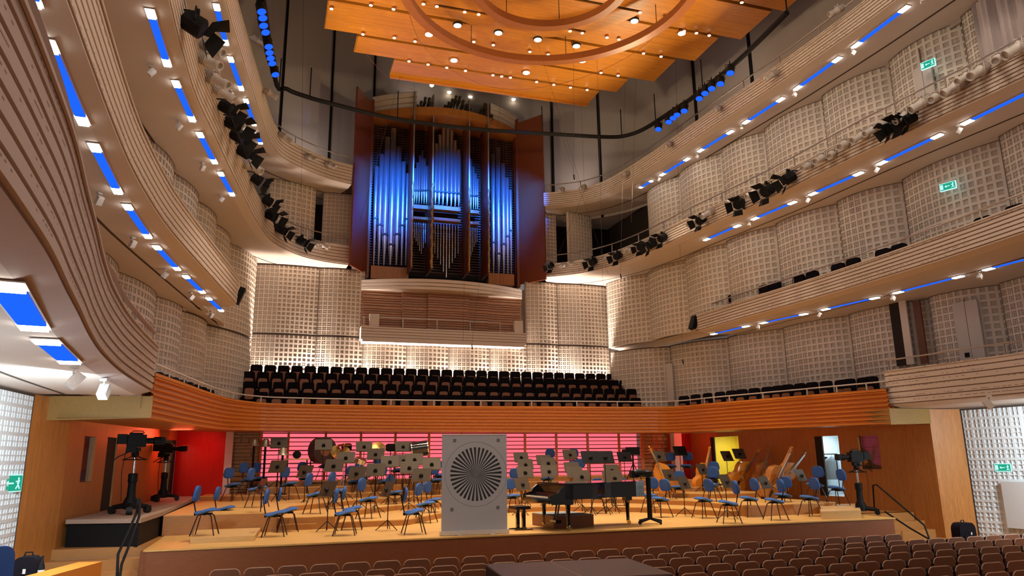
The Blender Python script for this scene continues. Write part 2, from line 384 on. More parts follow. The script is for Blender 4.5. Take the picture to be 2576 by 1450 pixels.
# undersides where an upper storey overhangs the one below
for pl, z, s_ in ((W3L, 5.945, -1), (W3R, 6.09, 1), (W4L, 9.09, -1), (W4R, 9.09, 1)):
    mb = MB(); mb.strip([(x-s_*.12, y, z) for x, y in pl], [(x+s_*2.6, y+(1.5 if y > 25 else 0), z) for x, y in pl]); struct(mb.build('ceiling', M_PLAS))
M_WHITEP = mat('cool_white_paint', (.76, .77, .78), .7, var=.03)
# storey 1 white walls beside the stalls
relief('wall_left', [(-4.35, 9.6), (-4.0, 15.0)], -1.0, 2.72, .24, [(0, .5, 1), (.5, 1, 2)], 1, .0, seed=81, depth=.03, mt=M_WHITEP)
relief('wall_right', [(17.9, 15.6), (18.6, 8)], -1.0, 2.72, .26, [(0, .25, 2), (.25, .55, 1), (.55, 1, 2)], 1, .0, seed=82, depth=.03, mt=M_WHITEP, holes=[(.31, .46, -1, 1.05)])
# upper walls of dark acoustic fabric above gallery 4
UW = smoothpl([(-2.9, 2), (-2.9, 12), (-2.8, 18), (-2.5, 23), (-1.2, 27.2), (1.6, 29.4), (4.5, 30.0), (8.6, 30.0), (11.6, 29.4), (14.1, 27.2), (15.2, 23), (15.5, 18), (15.6, 12), (15.6, 2)], 6)
mb = MB(); mb.strip([(p.x, p.y, 11.9) for p in UW], [(p.x, p.y, 21.5) for p in UW]); struct(mb.build('wall_back', M_UPPER))
for px, py, d in ((835, 200, 0), (936, 230, 0), (1395, 300, 0), (1520, 320, 0), (1765, 200, 0), (698, 150, 0), (1903, 60, 0)):
    best = min(UW, key=lambda p: abs(proj((p.x, p.y, 15))[0]-px)+(100 if p.y < 5 else 0))
    i = UW.index(best); t = UW[min(i+1, len(UW)-1)]-UW[i-1]; nv = Vector((t.y, -t.x)).normalized()*.04
    mb = MB(); mb.box((best.x+nv.x, best.y+nv.y, 16.5), (.09, .09, 9.2)); struct(mb.build('trim_1', M_BLACK))
mb = MB(); mb.poly([(-6, -4, 21.5), (20, -4, 21.5), (20, 32, 21.5), (-6, 32, 21.5)]); struct(mb.build('ceiling', M_DARK))
# --- floors
mb = MB(); mb.box((6.5, 6, -1.1), (26, 24, .2)); struct(mb.build('floor', M_RISER))

# ================================================================ BALCONIES
def balcony(name, curve, zb, h, side, label, d_in=3.2, rail=.32, railoff=.22, gd=.016, nposts=1.6, fin=None, step=None, mt_f=None, grooves=6, railz=None, hole_rail=False, ztop=None, railr=.022):
    """curve: 2D points; room side lies to the right of its direction for side=-1, left for +1.  outward offset = away from the room."""
    root = empty(name, (curve[0][0], curve[0][1], 0)); tag(root, label, 'balcony')
    inv = Vector((-curve[0][0], -curve[0][1]))
    C2 = smoothpl([Vector(c) for c in curve], 5)
    def off(d): return offs(C2, d*side)
    # profile (outward offset, z) of fascia
    prof = [(.30, zb, 0), (.05, zb+.07, 0)]
    gh = (h-.10)/grooves
    for g in range(grooves):
        z = zb+.09+g*gh; o_ = .03-.03*(g/grooves)
        prof += [(o_+gd, z, 1), (o_+gd, z+.025, 0), (o_, z+.027, 0), (o_, z+gh-.002, 0)]
    prof += [(.0, zb+h-.03, 0), (-.02, zb+h-.03, 0), (-.02, zb+h, 2), (.16, zb+h, 0), (.16, zb+.3, 0)]
    mb = MB(); prev = None
    for i, (o_, z, k) in enumerate(prof):
        line = [(p.x+inv.x, p.y+inv.y, z) for p in off(o_)]
        if prev: mb.cur = prof[i-1][2]; mb.strip(prev, line)
        prev = line
    for e in (0, -1):
        mb.cur = 0; pts = []
        for o_, z, k in prof:
            p = off(o_)[e]; pts.append((p.x+inv.x, p.y+inv.y, z))
        mb.poly(pts)
    mb.build('fascia', mt_f or [M_PARA, M_GROOVE, M_CAP], root)
    mb = MB()
    A = [(p.x+inv.x, p.y+inv.y) for p in off(.30)]; B = [(p.x+inv.x, p.y+inv.y) for p in off(d_in)]
    mb.strip([(x, y, zb) for x, y in A], [(x, y, zb) for x, y in B]); mb.strip([(x, y, zb+.28) for x, y in A], [(x, y, zb+.28) for x, y in B])
    for e in (0, -1): mb.quad((*A[e], zb), (*B[e], zb), (*B[e], zb+.28), (*A[e], zb+.28))
    # shallow dark expansion joint following the front
    J1 = [(p.x+inv.x, p.y+inv.y, zb-.004) for p in off(.42*d_in)]; J2 = [(p.x+inv.x, p.y+inv.y, zb-.004) for p in off(.42*d_in+.06)]
    mb.build('soffit', [M_PLAS, M_GROOVE], root)
    mb = MB(); mb.strip(J1, J2); mb.build('joint_line', M_SEAM, root)
    # rail
    R = [(p.x+inv.x, p.y+inv.y, zb+h+rail) for p in off(railoff)]
    mb = MB(); mb.tube(R, railr, 6); mb.build('handrail', M_RAIL, root, True)
    pp = resample([(r[0], r[1]) for r in R], nposts); z0 = zb+h-.02
    for q in pp[:-1]:
        mb = MB(); mb.box((q.x, q.y, (z0+zb+h+rail)/2), (.03, .03, rail+.02)); mb.build('post', M_RAIL, root)
    return root
C4L = [(-1.9, -2), (-1.9, 6), (-1.85, 11), (-1.75, 13.5), (-1.58, 16.4), (-1.25, 19.3), (-.85, 22.4), (-.52, 24.6), (-.1, 25.7), (.62, 26.5), (1.6, 27.25), (2.45, 27.6)]
C4R = [(10.5, 27.8), (11.1, 27.45), (11.9, 26.8), (12.45, 25.7), (12.78, 23.8), (12.95, 22.1), (13.12, 19.6), (13.29, 17.6), (13.4, 16.2), (13.5, 13.9), (13.52, 11.8), (13.5, 4), (13.5, -2)]
C3L = [(-2, -2), (-2, 6), (-1.98, 11.8), (-1.95, 13.5), (-1.86, 15.4), (-1.6, 17.5), (-1.2, 20.7), (-.75, 23.8), (-.25, 25.9), (.65, 27.3), (1.6, 27.95), (2.5, 28.2)]
C3R = [(10.5, 28.0), (11.1, 27.6), (11.8, 26.9), (12.5, 25.5), (12.92, 23.4), (13.12, 21.3), (13.35, 19.5), (13.6, 17.3), (13.75, 14.3), (13.93, 12.3), (14.08, 10.7), (14.16, 9.5), (14.23, 8), (14.28, 6), (14.3, 4), (14.3, -2)]
C2L = [(-2.0, -2), (-2.05, 4.5), (-2.12, 7.3), (-2.17, 8.6), (-2.23, 10.3), (-2.25, 12.1), (-2.15, 14.3), (-1.95, 16.2), (-1.5, 19.5), (-1.12, 22.2)]
C2R = [(14.44, 22.85), (14.55, 20.0), (14.72, 16.9), (14.75, 14.1), (14.66, 11.9), (14.55, 10.4), (14.47, 8.5), (14.4, 6), (14.35, 3), (14.3, -2)]
C1L = [(-1.15, -3), (-1.15, 1), (-1.23, 3.3), (-1.32, 4.6), (-1.40, 5.4), (-1.52, 6.3), (-1.66, 7.4), (-1.82, 8.6), (-1.97, 10.0), (-2.08, 11.7), (-2.11, 13.3), (-2.1, 15.1)]
C1R = [(15.75, 15.9), (15.95, 13.8), (16.05, 12), (16.1, 6), (16.1, -2)]
# direction near->far on the left: room (x larger) is to the right -> outward is left: side=-1 ; C?R runs far->near: room is right too
balcony('balcony', C4L, 12.0, .86, -1, 'topmost white gallery front, left side, passing behind the chain of blue spotlights', 3.0, .42)
balcony('balcony', C4R, 12.0, .62, -1, 'topmost white gallery front, right side, directly under the dark fabric wall', 3.0, .42)
balcony('balcony', C3L, 8.9, .84, -1, 'third white gallery up, left side, hung with black and white stage lights', 3.4, .42)
balcony('balcony', C3R, 8.9, .62, -1, 'third gallery up, right side, lined with a long row of stage lights', 3.4, .42)
balcony('balcony', C2L, 5.9, .86, -1, 'second gallery up, left side, cut off square before the choir wall', 2.6, .30)
balcony('balcony', C2R, 5.9, .66, -1, 'second gallery up, right side, black seats behind its rail, square cut end', 3.6, .30)
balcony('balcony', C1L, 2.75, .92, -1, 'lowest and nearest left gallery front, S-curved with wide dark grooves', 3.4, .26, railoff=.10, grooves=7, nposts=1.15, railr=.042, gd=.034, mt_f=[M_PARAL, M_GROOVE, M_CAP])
balcony('balcony', C1R, 2.75, 1.0, -1, 'lowest right gallery, short white front ending at the wooden choir balcony', 4.0, .30)

# --- wooden choir balcony: fascia bottom traced, slightly sloping to the ends
WB = [((380, 1052), 2.34), ((450, 1065), 2.37), ((520, 1076), 2.42), ((575, 1082), 2.48), ((640, 1084), 2.5), ((715, 1084.5), 2.5), ((930, 1086), 2.5), ((1150, 1087), 2.5), ((1400, 1088), 2.48), ((1600, 1089), 2.455), ((1700, 1088), 2.44), ((1800, 1084), 2.42), ((1970, 1077), 2.40), ((2240, 1067), 2.33)]
TOPS = [(380, 938), (450, 962), (520, 987), (575, 1003), (640, 1012), (715, 1016), (930, 1020), (1150, 1022), (1400, 1023), (1600, 1024), (1700, 1023), (1800, 1014), (1970, 1000), (2240, 978)]
def zfor(x, y, py):
    lo, hi = -3.0, 30.0
    for _ in range(40):
        md = (lo+hi)/2
        if proj((x, y, md))[1] > py: lo = md
        else: hi = md
    return lo
WP = [];
for (p, z), t in zip(WB, TOPS):
    q = atz(p[0], p[1], z); WP.append((q.x, q.y, z, zfor(q.x, q.y, t[1])))
WS = smoothpl([Vector(p[:3]) for p in WP], 4); WT = smoothpl([Vector((p[0], p[1], p[3])) for p in WP], 4)
root = empty('choir_balcony', (6.5, 25, 0)); tag(root, 'orange wood balcony front with horizontal slats wrapping round behind the stage', 'balcony')
inv = Vector((-6.5, -25))
def wline(f, o_):
    base = [a*(1-f)+b*f for a, b in zip(WS, WT)]; ob = offs([Vector((p.x, p.y)) for p in base], -o_)
    return [(q.x+inv.x, q.y+inv.y, b.z) for q, b in zip(ob, base)]
mb = MB(); ns = 8; prev = wline(0, .16); seq = [(0, .02)]
for k in range(ns):
    f0 = k/ns; f1 = (k+1)/ns
    seq += [(f0+.01, .0), (f0+.28/ns, .0), (f0+.34/ns, .035), (f1-.06/ns, .055)]
    if k < ns-1: seq += [(f1, .055)]
seq += [(.93, 0), (1, 0)]
seq = [s_ for s_ in seq if s_[0] < .93 or s_[1] == 0]
for f, o_ in seq:
    ln = wline(f, o_); mb.strip(prev, ln); prev = ln
ln = wline(1, .2); mb.strip(prev, ln); ln2 = wline(.2, .2); mb.strip(ln, ln2); 
mb.build('fascia', M_WFASC, root)
mb = MB(); a = wline(0, .16); b = [(x*0+min(max(x, -8.2), 9.6), min(y+1.2, 3.2) if abs(x) < 8.5 else y, z) for x, y, z in a]; b = wline(0, 1.6); mb.strip(a, b); mb.build('soffit', M_RISER, root)
mb = MB(); c1 = wline(1, .0); c2 = wline(1, .2); mb.strip([(x, y, z+.004) for x, y, z in c1], [(x, y, z+.004) for x, y, z in c2]); mb.build('cap', M_CAP, root)
R = [(x, y, z+.20) for x, y, z in wline(1, .12)]
mb = MB(); mb.tube(R, .022, 6); mb.build('handrail', M_WMET, root, True)
acc = 0
for i in range(1, len(R)-1):
    acc += (Vector(R[i])-Vector(R[i-1])).length
    if acc > 1.05 or i == 1:
        acc = 0; mb = MB(); mb.box((R[i][0], R[i][1], R[i][2]-.1), (.03, .03, .2)); mb.build('post', M_WMET, root)
# tilted box beams where the wood balcony meets the white galleries
def obx(name, pts, mt, label, cat):
    mb = MB(); mb.v = [tuple(p) for p in pts]; mb.f = [(0, 1, 2, 3), (4, 7, 6, 5), (0, 4, 5, 1), (1, 5, 6, 2), (2, 6, 7, 3), (3, 7, 4, 0)]; mb.mi = [0]*6
    o = mb.build(name, mt)
    return struct(o)
a = WP[0]; obx('trim_2', [(a[0], a[1], 2.34), (a[0], a[1], 2.74), (-4.0, 15.5, 2.74), (-4.0, 15.5, 2.30), (a[0]-.1, a[1]+1, 2.36), (a[0]-.1, a[1]+1, 2.76), (-4.0, 17, 2.76), (-4.0, 17, 2.36)], M_WBOX, '', '')
a = WP[-1]; obx('trim_2', [(a[0], a[1]-.02, 2.31), (a[0], a[1]-.02, 2.74), (17.3, 15.85, 2.74), (17.3, 15.85, 2.35), (a[0], a[1]+1, 2.36), (a[0], a[1]+1, 2.76), (17.2, 17, 2.76), (17.2, 17, 2.36)], M_WBOX, '', '')
# choir terraces behind the wooden front (concrete steps carrying the seats)
for k, (y, zt) in enumerate(((26.62, 2.95), (27.2, 3.35), (27.8, 3.75), (28.33, 4.06))):
    mb = MB(); mb.box((6.3, (y-.35+28.6)/2, zt-.2), (15.4-.1*k, 28.6-(y-.35), .4)); struct(mb.build('floor', M_DARK))

# ================================================================ STAGE
mb = MB(); mb.box((6.45, 21.2, -.015), (17.0, 11.8, .03)); struct(mb.build('floor', M_FLOOR))
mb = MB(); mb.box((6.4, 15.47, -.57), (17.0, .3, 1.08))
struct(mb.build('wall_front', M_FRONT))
for px in (1196, 1776, 2130):
    q = atz(px, 1350, -.1); q = Vector((aty(px, 1350, 15.34).x, 15.34))
    mb = MB(); mb.box((q.x, 15.345, -.6), (.02, .02, .8)); struct(mb.build('trim_3', M_DARK))
TIERS = {}
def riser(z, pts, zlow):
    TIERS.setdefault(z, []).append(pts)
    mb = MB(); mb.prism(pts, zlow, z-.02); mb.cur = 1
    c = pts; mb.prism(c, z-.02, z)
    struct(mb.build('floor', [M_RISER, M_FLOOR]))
# tiers fan round the conductor's place
riser(.14, [(.3, 18.3), (3.3, 18.5), (4.4, 20.2), (6.2, 21.6), (8.3, 21.6), (10.2, 20.0), (11.2, 18.3), (11.55, 17.5), (12.6, 17.4), (14.9, 17.4), (14.9, 27), (.3, 27)], 0)
riser(.28, [(-2.0, 18.4), (1.55, 18.35), (2.0, 20.2), (3.6, 22.0), (5.8, 23.2), (8.8, 23.2), (10.9, 21.9), (11.9, 20.0), (11.95, 17.1), (14.9, 17.3), (15.1, 27), (-1.9, 27)], .001)
riser(.42, [(-2.1, 18.15), (.25, 18.15), (.6, 20.6), (2.6, 23.0), (5.4, 24.3), (9.2, 24.3), (11.6, 22.8), (13.2, 20.6), (15.2, 20.4), (15.3, 27), (-1.9, 27)], .001)
riser(.56, [(-1.9, 24.6), (.2, 24.0), (2.2, 24.3), (5.2, 25.0), (9.4, 25.0), (11.8, 24.0), (13.4, 22.4), (15.3, 22.2), (15.4, 27), (-1.8, 27)], .001)
riser(.76, [(-.6, 25.0), (2.2, 24.9), (5.2, 25.4), (9.4, 25.4), (12.4, 24.4), (14.6, 24.0), (15.0, 27), (-.6, 27)], .001)
riser(.93, [(-.3, 25.6), (2.2, 25.5), (5.2, 25.8), (9.4, 25.8), (12.4, 25.4), (14.0, 25.3), (14.2, 27), (-.3, 27)], .001)
def inside(x, y, poly):
    c = False; n = len(poly)
    for i in range(n):
        x1, y1 = poly[i]; x2, y2 = poly[(i+1) % n]
        if (y1 > y) != (y2 > y) and x < (x2-x1)*(y-y1)/(y2-y1)+x1: c = not c
    return c
def onfloor(px, py):
    for z in sorted(TIERS, reverse=True):
        q = atz(px, py, z)
        if 0 < q.y < 26.0 and any(inside(q.x, q.y, p) for p in TIERS[z]): return q
    for y in (25.9, 25.5, 25.1, 24.7, 24.3):
        q = aty(px, py, y); z = onxy(q.x, y)
        if q.z >= z-.12: q.z = z; return q
    return atz(px, py, 0)
def onxy(x, y):
    for z in sorted(TIERS, reverse=True):
        if any(inside(x, y, p) for p in TIERS[z]): return z
    return 0.0
# camera platform on the left with black skirt
mb = MB(); mb.prism([(-3.6, 16.5), (-2.25, 16.1), (-2.12, 18.1), (-2.05, 26.3), (-2.88, 26.5)], .42, .50)
mb.cur = 1; mb.prism([(-3.58, 16.56), (-2.28, 16.18), (-2.16, 18.1), (-2.1, 26.25), (-2.88, 26.45)], -.02, .42)
tag(mb.build('camera_platform', [M_CARPET, M_BLACK]), 'raised side platform with a black skirt carrying two studio cameras', 'platform')
# side floor below it and steps
mb = MB(); mb.box((-3.05, 21.5, -.1), (1.95, 10.6, .18)); struct(mb.build('floor', M_RISER))
for k in range(5):
    mb = MB(); mb.box((-3.08+.03*k, 16.1-.15-.3*k, -.28-.19*k), (1.96-.06*k, .32, .19)); struct(mb.build('floor', M_RISER))
for k in range(5):
    mb = MB(); mb.box((15.9+.1*k, 16.9-.3*k, -.12-.2*k), (2.2, .32, .2)); struct(mb.build('floor', M_RISER))
mb = MB(); mb.box((16.0, 21.4, -.12), (2.6, 9, .2)); struct(mb.build('floor', M_RISER))
# wooden side walls with door openings
def wallseg(name, a, b, z0, z1, mt, th=.15, holes=()):
    """vertical wall from a to b; holes = (u0,u1,zlow,zhigh) in metres along a->b"""
    A = Vector(a); B = Vector(b); L = (B-A).length; t = (B-A)/L; n = Vector((t.y, -t.x))
    mb = MB(); us = sorted({0, L, *[h[0] for h in holes], *[h[1] for h in holes]})
    for i in range(len(us)-1):
        u0, u1 = us[i], us[i+1]; hs = [h for h in holes if h[0] <= (u0+u1)/2 <= h[1]]; segs = [(z0, z1)]
        if hs: segs = [s_ for s_ in ((z0, hs[0][2]), (hs[0][3], z1)) if s_[1]-s_[0] > .01]
        for s0, s1 in segs:
            c = A+t*(u0+u1)/2 - n*th/2
            mb.box((c.x, c.y, (s0+s1)/2), (u1-u0, th, s1-s0), math.atan2(t.y, t.x))
    return struct(mb.build(name, mt))
# ---- stage side walls
def isect(px, py, a, b):
    """point of the vertical wall a-b seen at pixel: returns (u metres along, z)"""
    d = ray(px, py); A = Vector((a[0], a[1])); t = (Vector((b[0], b[1]))-A).normalized()
    det = d.x*(-t.y)-d.y*(-t.x); k = (A.x*(-t.y)-A.y*(-t.x))/det; P = CAMO+d*k
    return (Vector((P.x, P.y))-A).dot(t), P.z
LA, LB, LC, LD = (-4.0, 15.0), (-3.68, 16.3), (-2.9, 26.7), (-1.35, 26.0)
def hole(a, b, x0, x1, ytop, ybot):
    u0, zt = isect(x0, ytop, a, b); u1, _ = isect(x1, ytop, a, b); _, zb = isect((x0+x1)/2, ybot, a, b)
    u0, u1 = min(u0, u1), max(u0, u1); return (u0, u1, max(zb, .0), zt)
hw = hole(LB, LC, 214, 243, 1097, 1212); hd = hole(LB, LC, 272, 298, 1100, 1290); hd2 = hole(LB, LC, 416, 446, 1105, 1247)
hd = (hd[0], hd[1], .5, hd[3]); hd2 = (hd2[0], hd2[1], .5, hd2[3]); print('holes', hw, hd, hd2)
wallseg('wall_left', LA, LB, -1.05, 2.73, M_WWALL)
wallseg('wall_left', LB, LC, -.2, 2.73, M_WWALL, holes=[hw, hd, hd2])
wallseg('wall_left', LC, LD, .4, 2.6, M_WRED)
RA, RB, RC, RD = (15.05, 26.3), (16.25, 26.8), (17.02, 16.9), (17.06, 15.85)
wallseg('wall_right', RA, RB, .4, 2.6, M_WRED)
h1 = hole(RB, RC, 1786, 1857, 1101, 1182); h2 = hole(RB, RC, 2047, 2108, 1099, 1250); h3 = hole(RB, RC, 2157, 2208, 1098, 1181)
h1 = (h1[0], h1[1], .55, h1[3]); h2 = (h2[0], h2[1], .3, h2[3]); print('holesR', h1, h2, h3)
wallseg('wall_right', RB, RC, -.2, 2.73, M_WWALL, holes=[h1, h2, h3])
wallseg('wall_right', RC, RD, -.9, 2.73, M_WWALL)
wallseg('wall_right', RD, (17.9, 15.6), -1.05, 2.73, M_WWALL)
# rooms behind the openings
def wpt(a, b, u, off_, z):
    A = Vector(a); t = (Vector(b)-A).normalized(); n = Vector((t.y, -t.x)); p = A+t*u-n*off_; return Vector((p.x, p.y, z))
M_YEL = mat('yellow_wall', (.75, .55, .03), .7); M_COR = mat('corridor_wall', (.62, .72, .75), .7); M_BEI = mat('beige_wall', (.32, .22, .12), .7)
def room(nm, a, b, h, mt, col, e, dep=1.3, mt2=None, split=.5):
    u0, u1, z0, z1 = h; w_ = (u1-u0); mb = MB()
    def P(u, o_, z): return wpt(a, b, u, o_, z)
    x0, x1 = u0-.25, u1+.25; um = x0+(x1-x0)*split
    mb.quad(P(x0, dep, z0), P(um, dep, z0), P(um, dep, z1+.2), P(x0, dep, z1+.2)); mb.cur = 1
    mb.quad(P(um, dep, z0), P(x1, dep, z0), P(x1, dep, z1+.2), P(um, dep, z1+.2))
    mb.cur = 0; mb.quad(P(x0, .16, z0), P(x0, dep, z0), P(x0, dep, z1+.2), P(x0, .16, z1+.2)); mb.cur = 1; mb.quad(P(x1, .16, z0), P(x1, .16, z1+.2), P(x1, dep, z1+.2), P(x1, dep, z0))
    mb.quad(P(x0, .16, z1+.2), P(x1, .16, z1+.2), P(x1, dep, z1+.2), P(x0, dep, z1+.2)); mb.quad(P(x0, .16, z0), P(x1, .16, z0), P(x1, dep, z0), P(x0, dep, z0))
    struct(mb.build(nm, [mt, mt2 or mt]))
    if e:
        c = P((x0+x1)/2, dep*.5, z1+.12); l = lamp('corridor_light', 'AREA', c, (c.x, c.y, 0), e, col, .5)
room('wall_right', RB, RC, h1, M_YEL, (1, .95, .8), 26, 1.4, M_COR, .30)
room('wall_right', RB, RC, h2, M_COR, (.85, .95, 1), 22, 1.2)
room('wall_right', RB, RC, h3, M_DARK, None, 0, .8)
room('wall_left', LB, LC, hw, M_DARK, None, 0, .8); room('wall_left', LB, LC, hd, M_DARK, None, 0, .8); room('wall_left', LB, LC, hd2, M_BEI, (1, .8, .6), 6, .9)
def plate(nm, a, b, h, o0, o1, mt, hinge=None):
    u0, u1, z0, z1 = h; p = [wpt(a, b, u0, o0, z0), wpt(a, b, u1, o0, z0), wpt(a, b, u1, o0, z1), wpt(a, b, u0, o0, z1)]; q = [wpt(a, b, u0, o1, z0), wpt(a, b, u1, o1, z0), wpt(a, b, u1, o1, z1), wpt(a, b, u0, o1, z1)]
    mb = MB(); mb.v = [tuple(v) for v in p+q]; mb.f = [(0, 1, 2, 3), (4, 7, 6, 5), (0, 4, 5, 1), (1, 5, 6, 2), (2, 6, 7, 3), (3, 7, 4, 0)]; mb.mi = [0]*6
    return struct(mb.build(nm, mt))
M_GLASS = mat('dark_glass', (.02, .006, .006), .05, 0, 1.0, coat=1)
plate('window_1', LB, LC, hw, .06, .08, M_GLASS); plate('window_2', RB, RC, h3, .06, .08, M_GLASS)
plate('door_1', LB, LC, (hd[0], hd[1], .5, hd[3]), .04, .08, M_DARK)
w2 = h2[1]-h2[0]; plate('door_2', RB, RC, (h2[0], h2[0]+w2*.30, h2[2], h2[3]), .02, .07, M_DARK)
w1 = h1[1]-h1[0]; plate('door_3', RB, RC, (h1[0], h1[0]+w1*.12, h1[2], h1[3]), .02, .07, M_DARK)
w3 = hd2[1]-hd2[0]; plate('door_4', LB, LC, (hd2[1]-w3*.22, hd2[1], hd2[2], hd2[3]), .02, .07, M_DARK)
# red lit shelves seen through the small left window: reflections of the red wall -> window frame strips
# white columns at the rear corners of the stage
for a, b in ((565, 584), (1695, 1714)):
    A = aty(a, 1150, 26.0); B = aty(b, 1150, 26.0); mb = MB(); mb.box(((A.x+B.x)/2, 26.05, 1.45), (B.x-A.x, .3, 2.1)); struct(mb.build('wall_back', M_PLAS))
# rear stage wall: red back-lit screen behind a wooden lattice
mb = MB(); mb.quad((-.35, 26.95, .4), (13.9, 26.95, .4), (13.9, 26.95, 2.9), (-.35, 26.95, 2.9)); o = mb.build('backlit_screen', E_RED)
tag(o, 'glowing pink-red screen behind the wooden lattice at the rear of the stage', 'light screen')
lt = empty('wooden_lattice', (6.6, 26.5, .58)); tag(lt, 'dark wooden slatted lattice standing before the glowing red stage wall', 'lattice')
xa = aty(655, 1150, 26.5).x-6.6; xb = aty(1615, 1150, 26.5).x-6.6
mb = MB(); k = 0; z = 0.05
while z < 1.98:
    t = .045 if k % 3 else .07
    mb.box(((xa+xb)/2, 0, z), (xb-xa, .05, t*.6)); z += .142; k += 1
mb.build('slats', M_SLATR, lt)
for px in (655, 723, 817, 906, 993, 1078, 1160, 1242, 1320, 1399, 1478, 1557, 1615):
    x = aty(px, 1150, 26.5).x-6.6; mb = MB(); mb.box((x, -.05, .98), (.075 if px != 1615 else .12, .08, 1.96)); mb.build('upright', M_WFASC, lt)
mb = MB(); mb.box(((xa+xb)/2, -.05, 2.0), (xb-xa+.3, .16, .16)); mb.build('head_rail', M_WFASC, lt)
M_BLK = mat('block_veneer', (.52, .27, .10), .55, var=.2)
def blockwall(x0, x1, seed):
    rnd = random.Random(seed); mb = MB(); z = .58
    mb.box(((x0+x1)/2, 26.62, 1.6), (x1-x0, .08, 2.2))
    while z < 2.6:
        h = rnd.choice((.1, .13, .16)); x = x0
        while x < x1-.1:
            w_ = min(rnd.choice((.25, .4, .6)), x1-x); mb.box((x+w_/2, 26.55, z+h/2-.01), (w_-.03, .06+rnd.random()*.08, h-.035)); x += w_
        z += h
    struct(mb.build('wall_back', M_BLK))
blockwall(aty(584, 1150, 26.55).x, aty(655, 1150, 26.55).x, 3); blockwall(aty(1617, 1150, 26.55).x, aty(1697, 1150, 26.55).x, 5)
# soft red light from the backlit strip falls on the side panels: added lamps beside them stand in for it
lamp('red_spill_fill', 'AREA', (-2.3, 25.3, 2.2), (-2.5, 26.4, 1.2), 8, (1, .03, .03), .5)
lamp('red_spill_fill', 'AREA', (-2.5, 24.0, 2.35), (-3.0, 22.5, .9), 16, (1, .10, .04), .6)
lamp('red_spill_fill', 'AREA', (15.2, 25.2, 2.35), (15.8, 26.6, 1.4), 7, (1, .03, .03), .5)
# choir uplights (fluorescent strip behind the top row)
for x, e in ((1.0, 430), (4.6, 240), (8.2, 240), (11.9, 470)):
    o = lamp('choir_uplight', 'AREA', (x, 28.44, 4.45), (x, 28.72, 5.6), e, (1, .80, .66), .1)
    o.data.shape = 'RECTANGLE'; o.data.size = 3.4; o.data.size_y = .08

# ================================================================ ORGAN
org = empty('pipe_organ', (6.5, 29, 8.9)); tag(org, 'tall pipe organ with open cherry doors and blue-lit metal pipes above the choir seats', 'organ')
OO = Vector((6.5, 29, 8.9))
def ob(name, fn, mt, parent=org, smooth=False):
    mb = MB(); fn(mb); mb.v = [tuple(Vector(v)-OO) for v in mb.v]; return mb.build(name, mt, parent, smooth)
ob('case_back', lambda m_: m_.box((6.5, 29.55, 12.7), (6.6, .1, 7.9)), M_DARK)
def laths(m_):
    z = 9.1
    while z < 16.2:
        m_.box((6.5, 29.42, z), (6.3, .04, .05)); z += .115
    for i in range(40): m_.box((3.45+i*.156, 29.40, 14.6), (.022, .03, 3.2))
ob('laths', laths, M_LATH)
for x in (3.3, 9.72): ob('case_side', lambda m_: m_.box((x, 29.3, 12.6), (.14, .7, 7.8)), M_ORG)
def U(u): return 920+u/5.37
def V1(v): return 210+v/5.37
def V2(v): return 460+v/5.37
def pipe(um, vtop, w_, vm, vf, y=28.95, shade=M_PIPE):
    P = aty(U(um), V2(vm), y); zt = zfor(P.x, y, V1(vtop)); zm = P.z; zf = zfor(P.x, y, V2(vf)); r = w_/5.37/2*(y/1850/.95)*1.32
    def f(m_): m_.lathe([(r*.28, zf), (r*.35, zf+.02), (r*.98, zm-.08), (r*.98, zm-.03)], (P.x, y, 0), 12); m_.lathe([(r, zm), (r, zt-.02), (r*.93, zt)], (P.x, y, 0), 14)
    o = ob('pipe', f, shade, org, True)
    mb = MB(); mb.box((0, 0, 0), (r*1.5, r*.5, .07)); q = mb.build('mouth', M_EBONY, o); q.location = Vector((P.x, y-r*.9, zm+.02))-OO
    return o
for a in ((125, 1130, 45, 490), (187, 965, 50, 580), (255, 735, 60, 710), (338, 620, 68, 850), (423, 865, 58, 710), (495, 1065, 45, 590), (553, 1220, 35, 500)): pipe(*a, 1115)
for a in ((1722, 955, 50, 820), (1793, 870, 55, 970), (1862, 1090, 50, 840), (1915, 1285, 44, 735), (1960, 1440, 32, 655)): pipe(*a, 1235)
for a in ((660, 1150), (690, 1070), (722, 970), (757, 910), (790, 1025), (822, 1120), (848, 1190)): pipe(a[0], a[1], 29, 115, 285)
for i, a in enumerate(((940, 820), (990, 700), (1043, 560), (1100, 520), (1155, 640), (1208, 780), (1257, 905))): pipe(a[0], a[1], 44, 128+i*5, 295+i*6)
for a in ((1392, 1075), (1420, 1025), (1455, 1130), (1485, 1220), (1512, 1290)): pipe(a[0], a[1], 27, 188, 362)
def hang(u, vt, vb, w_, y=28.95):
    P = aty(U(u), V2(vt), y); zb = zfor(P.x, y, V2(vb)); r = w_/5.37/2*(y/1850/.95); zt = P.z
    ob('pipe', lambda m_: m_.lathe([(r*.8, zb), (r*.8, zt-.42), (r*.6, zt-.36), (r*1.1, zt-.30), (r*.2, zt)], (P.x, y, 0), 10), M_PIPE, org, True)
for i, b in enumerate((750, 795, 850, 925, 965, 885, 820, 775, 740)): hang(660+i*25, 500+i*2, b, 20)
for i, b in enumerate((955, 1025, 1105, 1205, 1280, 1160, 1085, 1020, 960)): hang(938+i*39, 522+i*3, b, (20, 22, 25, 28, 34, 28, 24, 21, 19)[i])
for i, b in enumerate((995, 935, 870, 820, 790)): hang(1420+i*22, 570, b, 18)
